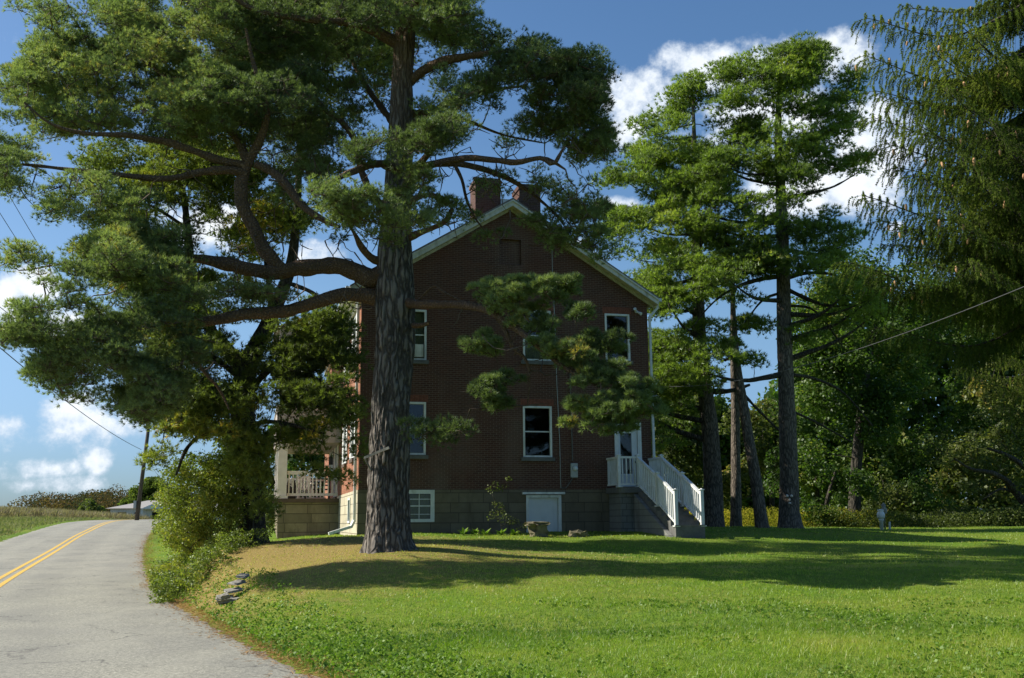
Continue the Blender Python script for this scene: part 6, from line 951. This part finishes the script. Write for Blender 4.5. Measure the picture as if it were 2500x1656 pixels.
# ================================================================== 8. grass, weeds, litter, field
def wedge(N, d0, d1, p=1.0, m=1.06):
    D = (d0**p+(d1**p-d0**p)*rng.random(N))**(1/p); px = rng.uniform(1250-1250*m, 1250+1250*m, N); x = (px-1250)/F*D*1.02; return x, D
def right_of(x, y, a, b=1e9):
    sd, _ = road_sd(x, y); return (sd > WR+a) & (sd < WR+b), sd
house_inv = np.linalg.inv(np.array([[hw[0], hd[0]], [hw[1], hd[1]]]))
def outside_house(x, y):
    q = house_inv@np.stack([x-O[0], y-O[1]]); return ~((q[0] > -.1) & (q[0] < WD) & (q[1] > -.05) & (q[1] < DP)) & ~((q[0] > PX) & (q[0] < 0) & (q[1] > PY0) & (q[1] < PY1))
def grass(N, d0, d1, p, ln, wd, nb, name_parts):
    x, y = wedge(N, d0, d1, p); k, sd = right_of(x, y, -.05); k &= outside_house(x, y); x, y, sd = x[k], y[k], sd[k]; z = gmound(x, y); C = np.stack([x, y, z-.01], 1); A = norm(np.stack([rng.normal(0, .35, len(x)), rng.normal(0, .35, len(x)), np.ones(len(x))], 1))
    l = litter(x, y); n = vnoise(C, .45, 3); n2 = vnoise(C, 2.5, 6); t_ = .34+.75*(n-.5)+.45*(n2-.5)+.5*(vnoise(C, .18, 51)-.5)+rng.normal(0, .12, len(x)); dry = rng.random(len(x)) < np.clip(l*1.15-.15+.4*(n2-.5), 0, .92)+.07; t_[dry] = rng.uniform(.78, 1, dry.sum()); t_ = np.clip(t_, 0, 1)
    hh = (1-.45*l)*(.7+.6*n2); V = []; M = len(x)*nb
    c = np.repeat(C, nb, 0)+np.concatenate([rng.normal(0, .02, (M, 2)), np.zeros((M, 1))], 1); a = norm(np.repeat(A, nb, 0)+rng.normal(0, .5, (M, 3))*np.array([1, 1, .3])); s = norm(np.cross(a, rdir(M)))*wd/2; L = ln*np.repeat(hh, nb)[:, None]*rng.uniform(.5, 1.2, (M, 1))
    V = np.empty((M, 3, 3)); V[:, 0] = c-s; V[:, 1] = c+s; V[:, 2] = c+a*L; return V.reshape(-1, 3), np.repeat(np.repeat(t_, nb), 3)
gv = [grass(42000, 7.5, 13, 1.6, .065, .006, 4, ''), grass(55000, 12, 24, 1.3, .065, .010, 3, ''), grass(52000, 22, 56, 1.2, .07, .022, 2, '')]
V = np.vstack([q[0] for q in gv]); T = np.concatenate([q[1] for q in gv]); tag(link("grass", mesh("grass", V, tris(len(V)), F_grass, False, T)), "short mown lawn grass, straw coloured under the pines", "grass", kind='stuff')
# broad-leaved weeds
x, y = wedge(26000, 7.6, 30, 1.0); k, sd = right_of(x, y, .0, 30); dens_ = np.where(sd < WR+1.5, 1.0, .4*(y < 16)*(vnoise(np.stack([x, y, x*0], 1), .9, 41) > .5))*(1-np.clip((sd-WR-1.0)/.6, 0, .9)*(sd < WR+2)); k &= rng.random(len(x)) < dens_*np.where(y > 24, .5, 1); x, y, sd = x[k], y[k], sd[k]
nl_ = 6; n_ = len(x); z = gmound(x, y); hgt = np.where(sd < WR+1.5, .11, .035)*rng.uniform(.4, 1.3, n_); c = np.repeat(np.stack([x, y, z], 1), nl_, 0); c[:, :2] += rng.normal(0, .045, (n_*nl_, 2)); c[:, 2] += np.repeat(hgt, nl_)*rng.uniform(.2, 1, n_*nl_)
tn = np.repeat(rng.uniform(.1, .8, n_), nl_)+rng.normal(0, .15, n_*nl_); V, T = leaves(c, .045, tn, [0, 0, 1], 1.1); tag(link("weeds", mesh("weeds", V, quads(len(V)), F_weed, False, T)), "broad-leaved weeds along the road edge and scattered in the lawn", "weeds", kind='stuff')
# needle litter along the asphalt edge
i = rng.integers(0, len(CL)-1, 26000); i = i[(CL[i, 1] > 4) & (CL[i, 1] < 60)]; n_ = len(i); s = WR+np.abs(rng.normal(0, .16, n_))*np.where(rng.random(n_) < .7, -1, 1)+.08*np.sin(i*.5); c = np.stack([CL[i, 0]+RN[i, 0]*s, CL[i, 1]+RN[i, 1]*s], 1)+rng.normal(0, .12, (n_, 2)); sdx, rz_ = road_sd(c[:, 0], c[:, 1]); z = np.where(sdx < WR, rz_+.006+.05*(1-(sdx/3.8)**2)+.004, gmound(c[:, 0], c[:, 1])+.015)
C = np.stack([c[:, 0], c[:, 1], z], 1); A = norm(np.concatenate([rng.normal(0, 1, (n_, 2)), np.abs(rng.normal(0, .08, (n_, 1)))], 1)); V, T = spikes(C, A, 4, .09, .006, .5, rng.uniform(0, 1, n_)); V[:, 2] = np.maximum(V[:, 2], np.repeat(np.repeat(z, 4), 3)); tag(link("pine_litter", mesh("pine_litter", V, tris(len(V)), F_litter, False, T)), "fallen orange pine needles strewn along the asphalt edge", "needles", kind='stuff')
# dry field left of the road and its green verge
N = 110000; x = rng.uniform(-115, -22, N); y = rng.uniform(35, 150, N); sd, _ = road_sd(x, y); k = sd < -WL-.4; x, y, sd = x[k], y[k], sd[k]; verge = sd > -WL-7.0; k = ~verge | (rng.random(len(x)) < .8); k &= (x/y > -.62); x, y, sd, verge = x[k], y[k], sd[k], verge[k]
C = np.stack([x, y, gz(x, y)], 1); hh = np.where(verge, .18+.4*vnoise(C, .4, 3), 1.15+.3*vnoise(C, .3, 3)); t_ = np.where(verge & (vnoise(C, .25, 7) < .72), rng.uniform(.93, 1, len(x)), rng.uniform(0, .9, len(x))); A = norm(np.stack([rng.normal(0, .25, len(x)), rng.normal(0, .25, len(x)), np.ones(len(x))], 1)); s = norm(np.cross(A, rdir(len(x))))*.05; m3 = 5
M = len(x)*m3; cc = np.repeat(C, m3, 0)+np.concatenate([rng.normal(0, .2, (M, 2)), (np.repeat(hh, m3)*rng.uniform(0, .6, M))[:, None]], 1); aa = norm(np.repeat(A, m3, 0)+rng.normal(0, .4, (M, 3))); ss = norm(np.cross(aa, rdir(M)))*.035; V = np.empty((M, 3, 3)); V[:, 0] = cc-ss; V[:, 1] = cc+ss; V[:, 2] = cc+aa*(np.repeat(hh, m3)*.45)[:, None]; V = V.reshape(-1, 3)
tag(link("dry_field", mesh("dry_field", V, tris(len(V)), F_dry, False, np.repeat(np.repeat(t_, m3), 3))), "field of dry brown stalks with a green verge across the road", "field", kind='stuff')
